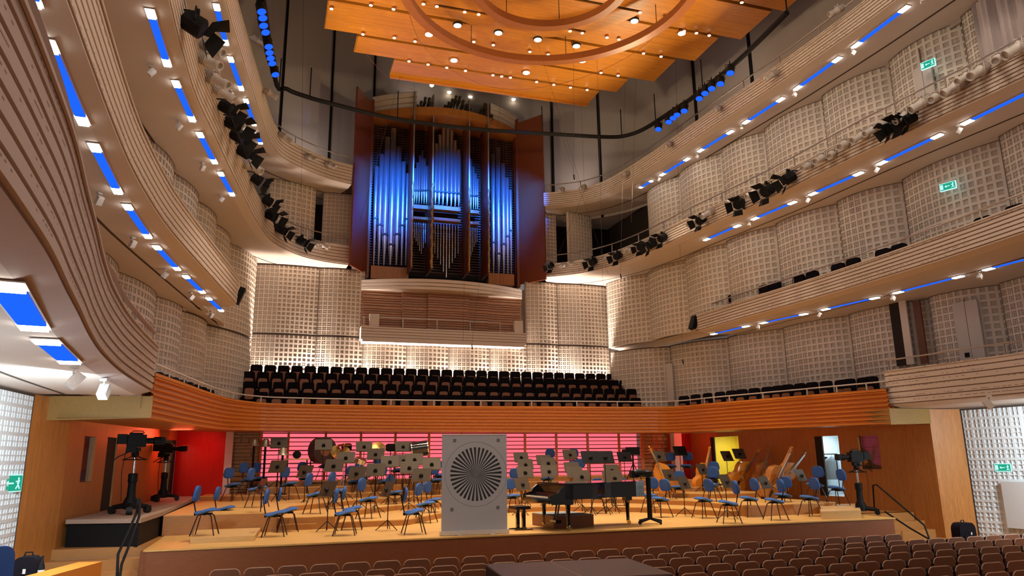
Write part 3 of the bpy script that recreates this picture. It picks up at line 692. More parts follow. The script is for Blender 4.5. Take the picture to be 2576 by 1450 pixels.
def shelf(u0, u1, va, vb, name='shelf', y=28.75, mt=M_WWALL, d=.35):
    A = aty(U(u0), V2(va), y); B = aty(U(u1), V2(va), y); zb = zfor(A.x, y, V2(vb)); ob(name, lambda m_: m_.box(((A.x+B.x)/2, y+d/2, (A.z+zb)/2), (B.x-A.x, d, abs(A.z-zb))), mt)
shelf(620, 870, 288, 340); shelf(915, 1280, 300, 352); shelf(1385, 1530, 362, 405); shelf(635, 870, 452, 485); shelf(915, 1280, 462, 500); shelf(1395, 1530, 520, 555)
shelf(72, 580, 1118, 1290, 'plinth', 28.85, M_WWALL); shelf(1660, 2005, 1215, 1370, 'plinth', 28.85, M_WWALL)
ob('recess', lambda m_: m_.box((6.6, 29.2, 9.02), (4, .5, .1)), M_DARK)
def door(a, b, z0, z1, th=.07):
    A, B = Vector(a), Vector(b); c = (A+B)/2; t = B-A
    ob('shutter', lambda m_: m_.box((c.x, c.y, (z0+z1)/2), (t.length, th, z1-z0), math.atan2(t.y, t.x)), M_ORG)
door((2.50, 27.65), (3.36, 29.15), 8.82, 16.3); door((10.55, 27.85), (9.66, 29.15), 8.82, 16.3)
def edge(x, y, z0, z1, mt=M_GOLD, r=.055):
    def f(m_):
        pts = []; n = int((z1-z0)/.09)
        m_.tube([(x, y, z0), (x, y, z1)], r*.7, 8)
        for k in range(n+1):
            a = k*1.1; pts.append((x+math.cos(a)*r*.6, y+math.sin(a)*r*.6, z0+(z1-z0)*k/n))
        m_.tube(pts, r*.55, 6)
    ob('rope_moulding', f, mt, org, True)
for px0, px1, thick in ((1036, 1041, 0), (1086, 1089, 0), (1180, 1160, 1), (1229, 1208, 1)):
    n = aty(px0, 600, 28.0); f_ = aty(px1, 600, 29.15)
    x = n.x if thick else n.x
    door((n.x, 28.0), (n.x+.02, 29.2), 8.95, 16.6, .07)
    edge(n.x, 27.95, 9.0, 12.6, M_GOLD, .07 if px0 == 1086 else .045)
    ob('door_edge', lambda m_: m_.box((n.x, 27.96, 14.6), (.05, .05, 4.0)), M_RAIL)
# stepped curved cornice and corbel
def arcpts(x0, x1, y0, bulge, n=16): return [(x0+(x1-x0)*i/n, y0-bulge*4*(i/n)*(1-i/n)) for i in range(n+1)]
def cornice(x0, x1, i0, i1, z0, steps, name, mts, y0=29.0, bulge=1.3, full=(3.3, 9.75)):
    P = arcpts(full[0], full[1], y0, bulge, 30); P = [p for p in P if x0-.12 <= p[0] <= x1+.12]
    for k in range(steps):
        zz = z0+k*.24; pl = [(x, y+.10-.05*k) for x, y in P]
        def f(m_):
            A = pl; poly = A+[(A[-1][0], 29.5), (A[0][0], 29.5)]; m_.prism(poly, zz, zz+.20); m_.cur = 1; m_.prism([(x, y+.05) for x, y in A]+[(A[-1][0], 29.5), (A[0][0], 29.5)], zz+.20, zz+.24)
        ob(name, f, mts)
cornice(3.3, 5.0, 0, 0, 15.95, 3, 'cornice', [M_PLAS, M_GROOVE]); cornice(8.3, 9.75, 0, 0, 15.95, 3, 'cornice', [M_PLAS, M_GROOVE])
def f(m_):
    A = arcpts(3.3, 9.75, 29.0, 1.3, 30); m_.prism(A+[(9.75, 29.5), (3.3, 29.5)], 15.6, 15.93)
ob('cornice_board', f, M_WWALL)
def trumpets(x0, x1, n, zc, h):
    for i in range(n):
        t = i/(n-1); x = x0+(x1-x0)*t; z = 16.05+h*(1-abs(2*t-1))
        for zz in (16.0, z-.18, z):
            ob('trumpet_pipe', lambda m_: m_.lathe([(.07, 0), (.035, .25), (.02, .7)], (x, 28.1, zz), 8, (0, 1, -.15)), M_STAND, org, True)
trumpets(5.05, 5.9, 6, 0, .5); trumpets(6.1, 7.5, 10, 0, .75); trumpets(7.7, 8.3, 5, 0, .5)
cb = empty('organ_corbel', (6.35, 28.6, 8.1)); tag(cb, 'curved white stepped ledge carrying the organ above the slatted wood wall', 'ledge')
for k in range(3):
    mb = MB(); A = [(x-6.35, y-28.6) for x, y in arcpts(3.05+.0*k, 9.68, 28.45-.0*k, .75-.0+.06*k, 24)]; mb.prism(A+[(3.33, .2), (-3.3, .2)], k*.135-.02, k*.135+.095); mb.cur = 1; mb.prism([(x, y+.04) for x, y in A]+[(3.3, .2), (-3.3, .2)], k*.135+.095, k*.135+.115); mb.build('step', [M_PLAS, M_GROOVE], cb)
sw = empty('slatted_panel', (6.35, 28.6, 6.6)); tag(sw, 'wall of horizontal reddish wood slats under the organ ledge', 'wall panel')
for x0, x1, dy in ((-3.25, -1.7, 0), (-1.7, -.7, .12), (-.7, 1.0, .24), (1.0, 1.85, .12), (1.85, 3.3, 0)):
    mb = MB(); z = .05; k = 0; mb.box(((x0+x1)/2, -.02-dy/2, .8), (x1-x0, .1+dy, 1.6))
    rnd = random.Random(9)
    while z < 1.55:
        h = (.07, .06, .05, .1)[k % 4]; mb.box(((x0+x1)/2, -.09-dy, z+h/2), (x1-x0-.01, .05, h)); z += h+.035; k += 1
    mb.build('slat_bay', M_WBOX if 0 else mat('slat_wood', (.42, .24, .15), .5, kind='wood', axis=0, var=.25, col2=(.30, .13, .07)), sw)
mb_ = empty('organ_loft_balcony', (6.35, 28.2, 6.0)); tag(mb_, 'small white balcony below the organ with thin rail posts', 'balcony')
mb = MB(); prof = [(-.05, .03), (-.28, .10), (-.34, .14)]
mb.box((0, -.0, .29), (6.62, .5, .5)); mb.cur = 1
for z in (.14, .25, .36, .47): mb.box((0, -.252, z), (6.63, .01, .018))
mb.build('parapet', [M_PLAS, M_GROOVE], mb_)
mb = MB(); mb.box((0, .1, .0), (6.5, .7, .08)); mb.build('soffit', M_PLAS, mb_)
for x in (-3.2, -1.7, -.35, 1.0, 2.25): mb = MB(); mb.box((x, -.1, .74), (.03, .03, .42)); mb.build('post', M_RAIL, mb_)
mb = MB(); mb.box((-.4, -.1, .95), (5.3, .03, .03)); mb.build('handrail', M_RAIL, mb_)
for x, s in ((3.55, 'left end'), (9.4, 'right end')):
    mb = MB(); mb.box((0, 0, .26), (.36, .22, .52)); o = mb.build('white_loudspeaker', M_CAP if 0 else M_PLAS); o.location = (x, 28.2, 6.55); tag(o, 'small white box loudspeaker at the %s of the organ loft balcony' % s, 'loudspeaker')

# ================================================================ CANOPY
cn = empty('ceiling_canopy', (6.5, 18, 15)); tag(cn, 'stepped orange veneer canopy of long boards hanging over the stage', 'canopy')
CO = Vector((6.5, 18, 15))
rows = [(23.0, 24.05, 3.3, 11.02), (21.88, 22.88, 1.95, 11.66), (20.2, 21.74, .9, 12.64), (18.55, 20.05, .1, 13.3), (16.8, 18.42, -.5, 14.05), (15.1, 16.66, -.9, 14.4), (13.4, 14.96, -.9, 14.4)]
for y0, y1, x0, x1 in rows:
    mb = MB(); mb.box(((x0+x1)/2-6.5, (y0+y1)/2-18, .05), (x1-x0, y1-y0, .10)); mb.build('board', M_CANOPY, cn)
    # stepped lower tab on the left end and slot backing
    mb = MB(); mb.box(((x0+x1)/2-6.5, y1+.07-18, .13), (x1-x0-.1, .16, .05)); mb.build('slot', M_DARK, cn)
mb = MB(); mb.box((.66, 6.07, -.03), (7.7, .08, .14)); mb.build('edge_board', M_CANOPY, cn)
for y0, y1, x0, x1 in rows[1:5]:
    mb = MB(); mb.box((x0+.35-6.5, (y0+y1)/2-18+.2, .16), (.75, y1-y0, .08)); mb.build('end_board', M_CANOPY, cn)
# round centre field with its own board joints
cx, cy, r1, r2 = 6.48, 16.24, 4.05, 2.1
ys = sorted({cy+r1, atz(1300, 122, 14.9).y, atz(1300, 52, 14.9).y, atz(1600, 30, 14.9).y, 15.6, 13.9, cy-r1}, reverse=True)
for i in range(len(ys)-1):
    a, b = ys[i]-.06, ys[i+1]+.06; pts = []
    th = [math.asin(max(-1, min(1, (a-cy)/r1))), math.asin(max(-1, min(1, (b-cy)/r1)))]
    R_ = [(cx+r1*math.cos(th[1]+(th[0]-th[1])*k/14), cy+r1*math.sin(th[1]+(th[0]-th[1])*k/14)) for k in range(15)]
    L_ = [(2*cx-x, y) for x, y in reversed(R_)]
    mb = MB(); mb.prism([(x-6.5, y-18) for x, y in R_+L_], -.06, -.0); mb.build('board', M_CANOPY, cn)
mb = MB(); mb.lathe([(r1-.02, -.012), (r1-.02, -.003)], (cx-6.5, cy-18, 0), 48); mb.build('slot', M_DARK, cn)
for nm, r, wd in (('outer', r1, .26), ('inner', r2, .24)):
    o_ = empty('canopy_ring', (cx, cy, 14.0)); tag(o_, ('large' if nm == 'outer' else 'small inner') + ' circular brown wood ring hanging just under the canopy', 'ring')
    mb = MB(); N_ = 72
    for i in range(N_):
        a, b = 2*math.pi*i/N_, 2*math.pi*(i+1)/N_; c = [(math.cos(t), math.sin(t)) for t in (a, b)]
        q = lambda t, rr, z: (t[0]*rr, t[1]*rr, z)
        for (ra, za), (rb, zb) in (((r-wd/2, 0), (r+wd/2, 0)), ((r+wd/2, 0), (r+wd/2, .22)), ((r+wd/2, .22), (r-wd/2, .22)), ((r-wd/2, .22), (r-wd/2, 0))):
            mb.quad(q(c[0], ra, za), q(c[1], ra, za), q(c[1], rb, zb), q(c[0], rb, zb))
    mb.build('ring_beam', M_RING, o_, True)
    for k in range(8):
        a = k*math.pi/4+.3; mb = MB(); mb.tube([(r*math.cos(a), r*math.sin(a), .2), (r*math.cos(a), r*math.sin(a), .93)], .012, 5); mb.build('hanger', M_CABLE, o_)
# small lamps in the slots
def dlight(px, py, z, r, label, mt=E_WARM, deep=False):
    P = atz(px, py, z); o = empty('canopy_downlight', P)
    tag(o, label, 'downlight', 'lamps in the canopy')
    mb = MB(); mb.lathe([(r, 0), (r*1.12, .02), (r*1.12, .07)], n=14) if not deep else mb.lathe([(r*1.05, .0), (r*1.15, .02), (r*1.15, .05)], n=16); mb.build('trim_ring', M_BLACK if deep else M_RING, o)
    mb = MB(); mb.lathe([(r*.92, -.012), (r*.5, -.03)], n=14); mb.build('lens', mt, o)
rowsL = {'slot nearest the organ': [(1029, 154), (1077, 162), (1124, 170), (1171, 178), (1240, 189), (1262, 192), (1284, 195), (1350, 206), (1393, 213), (1435, 220), (1477, 226)],
 'second slot from the organ': [(913, 86), (992, 95), (1044, 104), (1512, 183), (1555, 190)], 'third outer slot from the organ': [(933, 13), (990, 23), (1619, 134), (1663, 142), (834, 22)],
 'farther slot inside the large ring': [(1192, 105), (1241, 113), (1333, 130), (1379, 137)], 'nearer slot inside the large ring': [(1065, 10), (1099, 16), (1169, 30), (1204, 36), (1434, 78), (1465, 83), (1527, 94), (1557, 99)],
 'slot crossing the ring near its side': [(1610, 31), (1673, 43), (1688, 49), (1721, 78), (1752, 83), (1784, 89), (1866, 6)]}
for k, v in rowsL.items():
    for i, (a, b) in enumerate(sorted(v)): dlight(a, b, 14.93, .055, 'tiny warm lamp, %s, %s from the left' % (k, ORD[i]))
for i, (a, b) in enumerate(((1151, 64), (1254, 83), (1353, 100), (1450, 116), (1596, 53))): dlight(a, b, 14.9, .13, 'round black-rimmed downlight between the two canopy rings, %s from the left' % ORD[i], E_WHITE, True)
for i, (a, b) in enumerate(((1079, 87), (1142, 152), (1324, 183), (1465, 153), (1715, 84))): dlight(a, b, 14.95, .13, 'flat bright rimless lamp on the canopy, %s from the left' % ORD[i], E_WHITE)
for i, (a, b) in enumerate(((1086, 218), (1130, 235), (1183, 247), (1247, 273), (1292, 253), (1377, 263))):
    P = atz(a, b, 17.8); mb = MB(); mb.lathe([(.12 if i in (3, 5) else .05, 0), (.10, .06)], n=12); o = mb.build('ceiling_lamp', E_WARM); o.location = P; tag(o, 'small round lamp hanging behind the canopy above the organ, %s from the left' % ORD[i], 'lamp', 'lamps above the organ')

# ================================================================ SOFFIT LIGHTS
def soffit_light(a, b, z, label, group, w_=.2, spot=1):
    A, B = atz(*a, z), atz(*b, z); d = (B-A); L = d.length; ang = math.atan2(d.y, d.x); c = (A+B)/2
    o = empty('soffit_strip_light', (c.x, c.y, z), ang); tag(o, label, 'strip light', group)
    cap = min(.26, L*.14)
    mb = MB(); mb.box((0, 0, -.012), (L-2*cap, w_, .02)); mb.build('blue_panel', E_BLUE, o)
    mb = MB(); mb.box((0, 0, -.004), (L+.03, w_+.04, .012)); mb.build('frame', M_WMET, o)
    for s in (-1, 1): mb = MB(); mb.box((s*(L/2-cap/2), 0, -.018), (cap, w_, .03)); mb.build('end_lamp', E_WHITE, o)
    return o, A, B, ang
SPOTP = []
SL = {('fourth gallery on the left', 11.99): [((543, 9), (569, 112)), ((578, 142), (608, 226)), ((617, 248), (640, 315)), ((646, 334), (656, 361))],
 ('third gallery on the left', 8.89): [((376, 22), (422, 165)), ((440, 202), (485, 304)), ((500, 332), (541, 410)), ((553, 432), (585, 491))],
 ('second gallery on the left', 5.89): [((40, -120), (88, 14)), ((118, 98), (212, 312)), ((234, 360), (298, 485)), ((317, 513), (374, 597)), ((391, 617), (448, 678)), ((465, 692), (511, 736)), ((523, 748), (558, 782))],
 ('lowest gallery on the left', 2.74): [((8, 706), (89, 826)), ((112, 852), (178, 911))],
 ('fourth gallery on the right', 11.99): [((1610, 472), (1640, 454)), ((1662, 441), (1733, 397)), ((1757, 381), (1843, 328)), ((1871, 310), (1971, 245)), ((2000, 225), (2114, 143)), ((2147, 118), (2285, 14)), ((2330, -22), (2500, -150))],
 ('third gallery on the right', 8.89): [((1772, 604), (1861, 565)), ((1892, 552), (2001, 506)), ((2037, 490), (2169, 432)), ((2209, 413), (2369, 336)), ((2421, 312), (2640, 205))],
 ('second gallery on the right', 5.89): [((1790, 841), (1883, 819)), ((1914, 813), (2030, 788)), ((2068, 779), (2210, 747)), ((2250, 737), (2422, 693)), ((2475, 679), (2660, 630))]}
def mk_spot():
    r = empty('ceiling_spotlight'); mb = MB(); mb.box((0, 0, -.02), (.10, .10, .04)); mb.tube([(0, 0, -.02), (0, 0, -.11)], .012, 5); mb.build('mount', M_WMET, r)
    mb = MB(); M_ = Matrix.Rotation(math.radians(35), 3, 'Y'); mb.box((.03, 0, -.19), (.13, .13, .2), M=M_); mb.build('head', M_WMET, r); return r
SP0 = mk_spot(); used = False
for (nm, z), v in SL.items():
    n = len(v); fromorg = sorted(range(n), key=lambda i: -atz(*v[i][0], z).y)
    for i, (a, b) in enumerate(v):
        k = fromorg.index(i); o, A, B, ang = soffit_light(a, b, z, 'blue strip light under the %s, %s from the organ end' % (nm, ORD[k]), 'strip lights under the galleries', .22 if 'lowest' in nm else .12)
        far = A if A.y > B.y else B; near = B if far is A else A; t = (near-far).normalized()
        if 'lowest' in nm: continue
        P = near - t*.05*0 + t*(-.05) + Vector((t.y, -t.x, 0))*(.0); side = 'right' in nm
        P = near + t*.42 + Vector((0, 0, 0)) if side else far + Vector((-.30, .1, 0))
        c = SP0 if not used else copy_tree(SP0); used = True; c.location = (P.x, P.y, z); c.rotation_euler = (0, 0, random.uniform(-1, 1)); c.scale = (.72,)*3
        tag(c, 'white spotlight beside the %s strip light from the organ, %s' % (ORD[k], nm.replace(' on the', ',').replace('gallery', 'gallery up')), 'spotlight', 'small spotlights under the galleries')
for i, (px, py, on) in enumerate(((187, 945, 1), (263, 978, 0), (2487, 1020, 0))):
    P = atz(px, py-25, 2.74); c = copy_tree(SP0); c.location = P; c.scale = (1.0,)*3; c.rotation_euler = (0, 0, .4+i)
    tag(c, ('lit white spotlight under the lowest gallery by the two big blue strips', 'unlit white spotlight under the lowest gallery above the veneered box beam', 'white spotlight under the short lowest gallery beside the white relief wall')[i], 'spotlight')
lamp('track_spot', 'SPOT', (-2.9, 9.5, 2.45), (-4.2, 12.0, .6), 230, COOL, .06, 110, .8)
lamp('side_wall_wash', 'AREA', (-2.3, 11.0, 2.2), (-4.2, 12.5, .3), 110, COOL, .5)
lamp('side_wall_wash', 'AREA', (16.9, 11.5, 2.55), (18.2, 13.0, .3), 210, COOL, .5)
lamp('soffit_fill', 'AREA', (-3.6, 8.0, .6), (-2.4, 7.4, 2.7), 34, COOL, .6)  # added floating uplight, no fixture, cools the gallery underside
lamp('soffit_fill', 'AREA', (-3.7, 12.3, .8), (-2.9, 12.3, 2.7), 16, COOL, .6)  # second added uplight for the same underside
# exit signs
def exit_sign(px, py, y=None, x=None, rz=0, label='', w_=.34, h=.17, z=None, wl=None, rev=False):
    P = atx(px, py, x) if x is not None else aty(px, py, y)
    o = empty('exit_sign', P, rz); tag(o, label, 'exit sign', 'green exit signs')
    mb = MB(); mb.box((0, .0, 0), (w_, .04, h)); mb.build('housing', E_SIGNW, o)
    mb = MB(); mb.box((0, -.022, 0), (w_-.03, .006, h-.03)); mb.build('face', E_GREEN, o)
    s = -1 if rev else 1; mb = MB(); f_ = -.028; u = h/2
    mb.box((s*-.36*w_, f_, 0), (.16*w_, .004, h*.6))
    mb.box((0, f_, 0), (.26*w_, .004, .03*h*3)); mb.poly([(s*-.19*w_, f_, 0), (s*-.08*w_, f_, .18*h), (s*-.08*w_, f_, -.18*h)])
    hx = s*.32*w_; mb.lathe([(.07*h, 0), (.07*h, .004)], (hx, f_, .27*h), 8, (0, 1, 0))
    mb.box((hx, f_, .07*h), (.07*w_, .004, .28*h), M=Matrix.Rotation(.35*s, 3, 'Y')); mb.box((hx+s*.03*w_, f_, -.2*h), (.04*w_, .004, .32*h), M=Matrix.Rotation(-.6*s, 3, 'Y')); mb.box((hx-s*.04*w_, f_, -.2*h), (.04*w_, .004, .32*h), M=Matrix.Rotation(.7*s, 3, 'Y')); mb.box((hx-s*.04*w_, f_, .1*h), (.14*w_, .004, .07*h))
    mb.build('running_figure', E_SIGNW, o); return o
exit_sign(22, 1217, x=-4.05, rz=math.radians(72), label='green running-figure exit sign on the white relief wall beside the stalls', w_=.62, h=.28)
exit_sign(537, 853, y=26.2, rz=math.radians(40), label='green exit sign by the left choir wall near the gallery end', w_=.36)
exit_sign(1684, 893, y=26.6, rz=math.radians(-40), label='green exit sign above the pale door right of the choir seats', w_=.3)
exit_sign(2423, 744, x=17.9, rz=math.radians(-70), label='green exit sign above the double door, second gallery level', w_=.42, h=.2)
exit_sign(2385, 469, x=15.75, rz=math.radians(-70), label='green exit sign above a pale door, third gallery level', w_=.38, h=.2)
exit_sign(2335, 162, x=15.05, rz=math.radians(-70), label='green exit sign above a pale door, topmost gallery level', w_=.34, h=.2)
exit_sign(2524, 1177, x=18.0, rz=math.radians(-84), label='green exit sign on the white relief wall right of the stage', w_=.42, h=.2)
# ================================================================ SEATS
def rr(w_, h, r, n=4, top_only=False, taper=0):
    """rounded rectangle outline (x,z), base at z=0; taper narrows the top"""
    pts = []
    for cx_, cz, a0 in ((w_/2-r, r, -90), (w_/2-r, h-r, 0), (-w_/2+r, h-r, 90), (-w_/2+r, r, 180)):
        if top_only and cz == r:
            pts.append((w_/2 if cx_ > 0 else -w_/2, 0)); continue
        for k in range(n+1):
            a = math.radians(a0+90*k/n); x, z = cx_+r*math.cos(a), cz+r*math.sin(a); pts.append((x*(1-taper*z/h), z))
    return pts
XZ = Matrix(((1, 0, 0, 0), (0, 0, 1, 0), (0, 1, 0, 0), (0, 0, 0, 1)))  # prism in xz plane, extruded along y
def mk_choir_seat():
    r = empty('choir_chair'); mb = MB(); mb.prism(rr(.47, .60, .06, taper=.16), 0, .10, Matrix.Translation((0, .02, -.60)) @ XZ); mb.build('backrest', M_BKFAB, r)
    mb = MB(); mb.prism(rr(.29, .38, .07, taper=-.08), -.09, -.05, Matrix.Translation((0, .02, -.62)) @ XZ); mb.build('folded_seat', M_SEATW, r)
    mb = MB(); mb.box((0, .02, -.72), (.10, .12, .34)); mb.build('pedestal', M_BLACK, r); return r
cs = mk_choir_seat(); first = True
for row, (y, x0, x1, zt, n) in enumerate(((26.45, -.36, 13.72, 3.86, 30), (27.05, -.78, 13.85, 4.27, 31), (27.65, -.85, 13.85, 4.68, 32), (28.15, -.62, 13.5, 4.99, 31))):
    for i in range(n):
        c = cs if first else copy_tree(cs); first = False; x = x0+(x1-x0)*i/(n-1); c.location = (x, y+.02*math.sin(i), zt); c.rotation_euler = (0, 0, 0)
        tag(c, 'black choir chair, %s row above the rail, %s from the left end' % (('front', 'second', 'third', 'top')[row], ORD[i]), 'seat', 'choir seats behind the stage')
# gallery seats
def mk_gal_seat():
    r = empty('gallery_chair'); mb = MB(); mb.prism(rr(.46, .55, .09, taper=.1), 0, .10, Matrix.Translation((0, .02, -.55)) @ XZ); mb.build('backrest', M_BKFAB, r)
    mb = MB(); mb.prism(rr(.30, .34, .08), -.09, -.05, Matrix.Translation((0, .02, -.62)) @ XZ); mb.build('folded_seat', M_SEATW, r)
    mb = MB(); mb.box((0, .02, -.7), (.10, .12, .25)); mb.build('pedestal', M_BLACK, r); return r
gs = mk_gal_seat(); first = True
for i in range(17):
    t = i/16; px = 1716+(2193-1716)*t; py = 997+(948-997)*(t**.9)
    # follows the wooden front, half a metre behind it
    best = None
    for a, b in zip(WS[:-1], WS[1:]):
        for k in range(4):
            q = a.lerp(b, k/4)
            if q.x < 9: continue
            d = (b-a); nrm = Vector((-d.y, d.x)).normalized(); s = Vector((q.x, q.y))+nrm*.55
            e = abs(proj((s.x, s.y, 3.7))[0]-px)
            if best is None or e < best[0]: best = (e, s, math.atan2(d.y, d.x))
    s, ang = best[1], best[2]; z = zfor(s.x, s.y, py)
    c = gs if first else copy_tree(gs); first = False; c.location = (s.x, s.y, z); c.rotation_euler = (0, 0, ang)
    tag(c, 'black seat behind the right wooden front, %s from the rear corner' % ORD[i], 'seat', 'seats on the right wing of the choir balcony')
for i, (px, py) in enumerate(((411, 938), (430, 944), (449, 951), (468, 957), (486, 963), (503, 969), (519, 975), (534, 981))):
    best = None
    for a, b in zip(WS[:-1], WS[1:]):
        q = a
        if q.x > 3: continue
        d = (b-a); nrm = Vector((-d.y, d.x)).normalized(); s = Vector((q.x, q.y))+nrm*.5; e = abs(proj((s.x, s.y, 3.5))[0]-px)
        if best is None or e < best[0]: best = (e, s, math.atan2(d.y, d.x))
    s, ang = best[1], best[2]; P = aty(px, py, s.y); c = copy_tree(gs); c.location = (P.x, P.y, P.z); c.rotation_euler = (0, 0, ang)
    tag(c, 'black seat top behind the wooden front on the left wing, %s from the white gallery' % ORD[i], 'seat', 'seats on the left wing of the choir balcony')
for i, (px, py) in enumerate(((1840, 748), (1868, 740), (1918, 725), (1946, 717), (2005, 700), (2039, 691), (2104, 672), (2142, 659), (2217, 636), (2257, 624), (2470, 556), (2551, 526))):
    P = atx(px, py, 14.92); c = copy_tree(gs); [bpy.data.objects.remove(k_) for k_ in list(c.children) if 'pedestal' in k_.name]; c.location = (P.x, P.y, P.z+.10); c.scale = (1, 1, 1.0); c.rotation_euler = (0, 0, math.radians(-82))
    tag(c, 'black seat behind the second right gallery rail, %s from the square end' % ORD[i], 'seat', 'seats of the second gallery on the right')
# stalls seats, seen from behind
def mk_stall():
    r = empty('stalls_chair'); T = Matrix.Translation((0, 0, -.46)) @ XZ
    mb = MB(); mb.prism(rr(.50, .46, .09, top_only=True, taper=.06), -.025, .0, T); mb.build('back_panel', M_STALLW, r)
    o1 = rr(.515, .468, .095, top_only=True, taper=.06); mb = MB(); mb.tube([(x, -.015, z-.46) for x, z in (o1[1:-1])], .009, 5); mb.build('rim', M_SEATR, r, True)
    mb = MB(); mb.prism(rr(.48, .44, .09, top_only=True, taper=.06), .0, .09, T); mb.build('cushion', M_FAB if 0 else M_BKFAB, r)
    mb = MB(); mb.box((0, .2, -.42), (.46, .1, .36)); mb.build('folded_seat', M_BKFAB, r)
    mb = MB(); mb.box((0, .06, -.62), (.08, .2, .36)); mb.build('pedestal', M_BLACK, r); return r
st = mk_stall(); first = True
ROWS = [(14.3, -.60, 17.0, -.28), (13.4, -.85, 17.7, -.30), (12.5, -.55, 18.0, -.27), (11.6, -.9, 18.0, -.27), (10.7, 1.4, 18.0, -.25), (9.8, 2.0, 17.0, -.24), (8.9, 6.0, 15.5, -.22)]
GATE = {0: (14.3, 15.4)}
for row, (y, x0, x1, zt) in enumerate(ROWS):
    n = int((x1-x0)/.555)+1; k = 0
    for i in range(n):
        x = x0+.555*i
        if row == 0 and 14.25 < x: continue
        if 2.55 < x < 5.9 and y < 10.3: continue
        if proj((x, y, zt))[1] > 1462 or proj((x-.3, y, zt))[0] > 2590: continue
        c = st if first else copy_tree(st); first = False; c.location = (x, y, zt); c.rotation_euler = (0, 0, 0)
        tag(c, 'brown stalls chair seen from behind, %s row from the stage, %s from the left' % (ORD[row], ORD[k]), 'seat', 'brown stalls seats before the stage'); k += 1

# ================================================================ ORCHESTRA CHAIRS AND STANDS
def mk_chair():
    r = empty('musician_chair')
    # seat pad: saddle shaped, front towards +y
    mb = MB(); nx, ny = 8, 10; base = 0
    def P(i, j, top):
        u, v = -1+2*i/nx, -1+2*j/ny; sx = .235*(1-.10*v*v-(.12 if v > .4 else 0)*(v-.4)); x = u*sx*math.sqrt(max(.0, 1-.32*v*v)); y = v*.225*math.sqrt(max(.0, 1-.30*u*u)); e = max(abs(u), abs(v))
        z = .47+.03*math.sin(v*2.2)-.012*u*u
        return (x, y, z+(.036*(1-e**6) if top else -.036*(1-e**8)))
    for top in (1, 0):
        g = [[len(mb.v)+0 for _ in range(ny+1)] for _ in range(nx+1)]
        for i in range(nx+1):
            for j in range(ny+1): g[i][j] = len(mb.v); mb.v.append(P(i, j, top))
        for i in range(nx):
            for j in range(ny):
                q = (g[i][j], g[i+1][j], g[i+1][j+1], g[i][j+1]); mb.f.append(q if top else q[::-1]); mb.mi.append(0)
    mb.build('seat', M_FAB, r, True)
    # backrest pad, behind at -y
    mb = MB(); pts = rr(.38, .31, .12, 5, taper=.12); T = Matrix.Translation((0, -.235, .66)) @ Matrix.Rotation(math.radians(-10), 4, 'X') @ XZ
    mb.prism([(x, z) for x, z in pts], -.022, .022, T); mb.prism([(x*.86, .02+z*.86) for x, z in pts], .022, .036, T); mb.build('backrest', M_FAB, r, False)
    mb = MB(); mb.prism([(x*.95, .005+z*.95) for x, z in pts], -.03, -.022, T); mb.build('back_shell', M_BLACK, r)
    mb = MB(); mb.tube([(0, -.285, .82), (0, -.245, .62), (0, -.20, .43), (0, -.16, .40), (0, 0, .41)], .013, 6); mb.box((0, -.20, .41), (.09, .05, .05)); mb.build('back_bar', M_BLACK, r)
    mb = MB(); mb.box((0, 0, .415), (.15, .22, .035)); mb.box((.08, 0, .40), (.16, .02, .02)); mb.build('mechanism', M_BLACK, r)
    for s in (-1, 1):
        mb = MB(); mb.tube([(0, .03, .40), (s*.09, .10, .40), (s*.13, .13, .375), (s*.22, .23, 0)], .0125, 6); mb.build('leg', M_LEG, r, True)
        mb = MB(); mb.tube([(0, -.03, .40), (s*.09, -.10, .40), (s*.13, -.13, .375), (s*.22, -.23, 0)], .0125, 6); mb.build('leg', M_LEG, r, True)
    return r
ch = mk_chair(); first = True; PODX, PODY = 6.7, 16.6
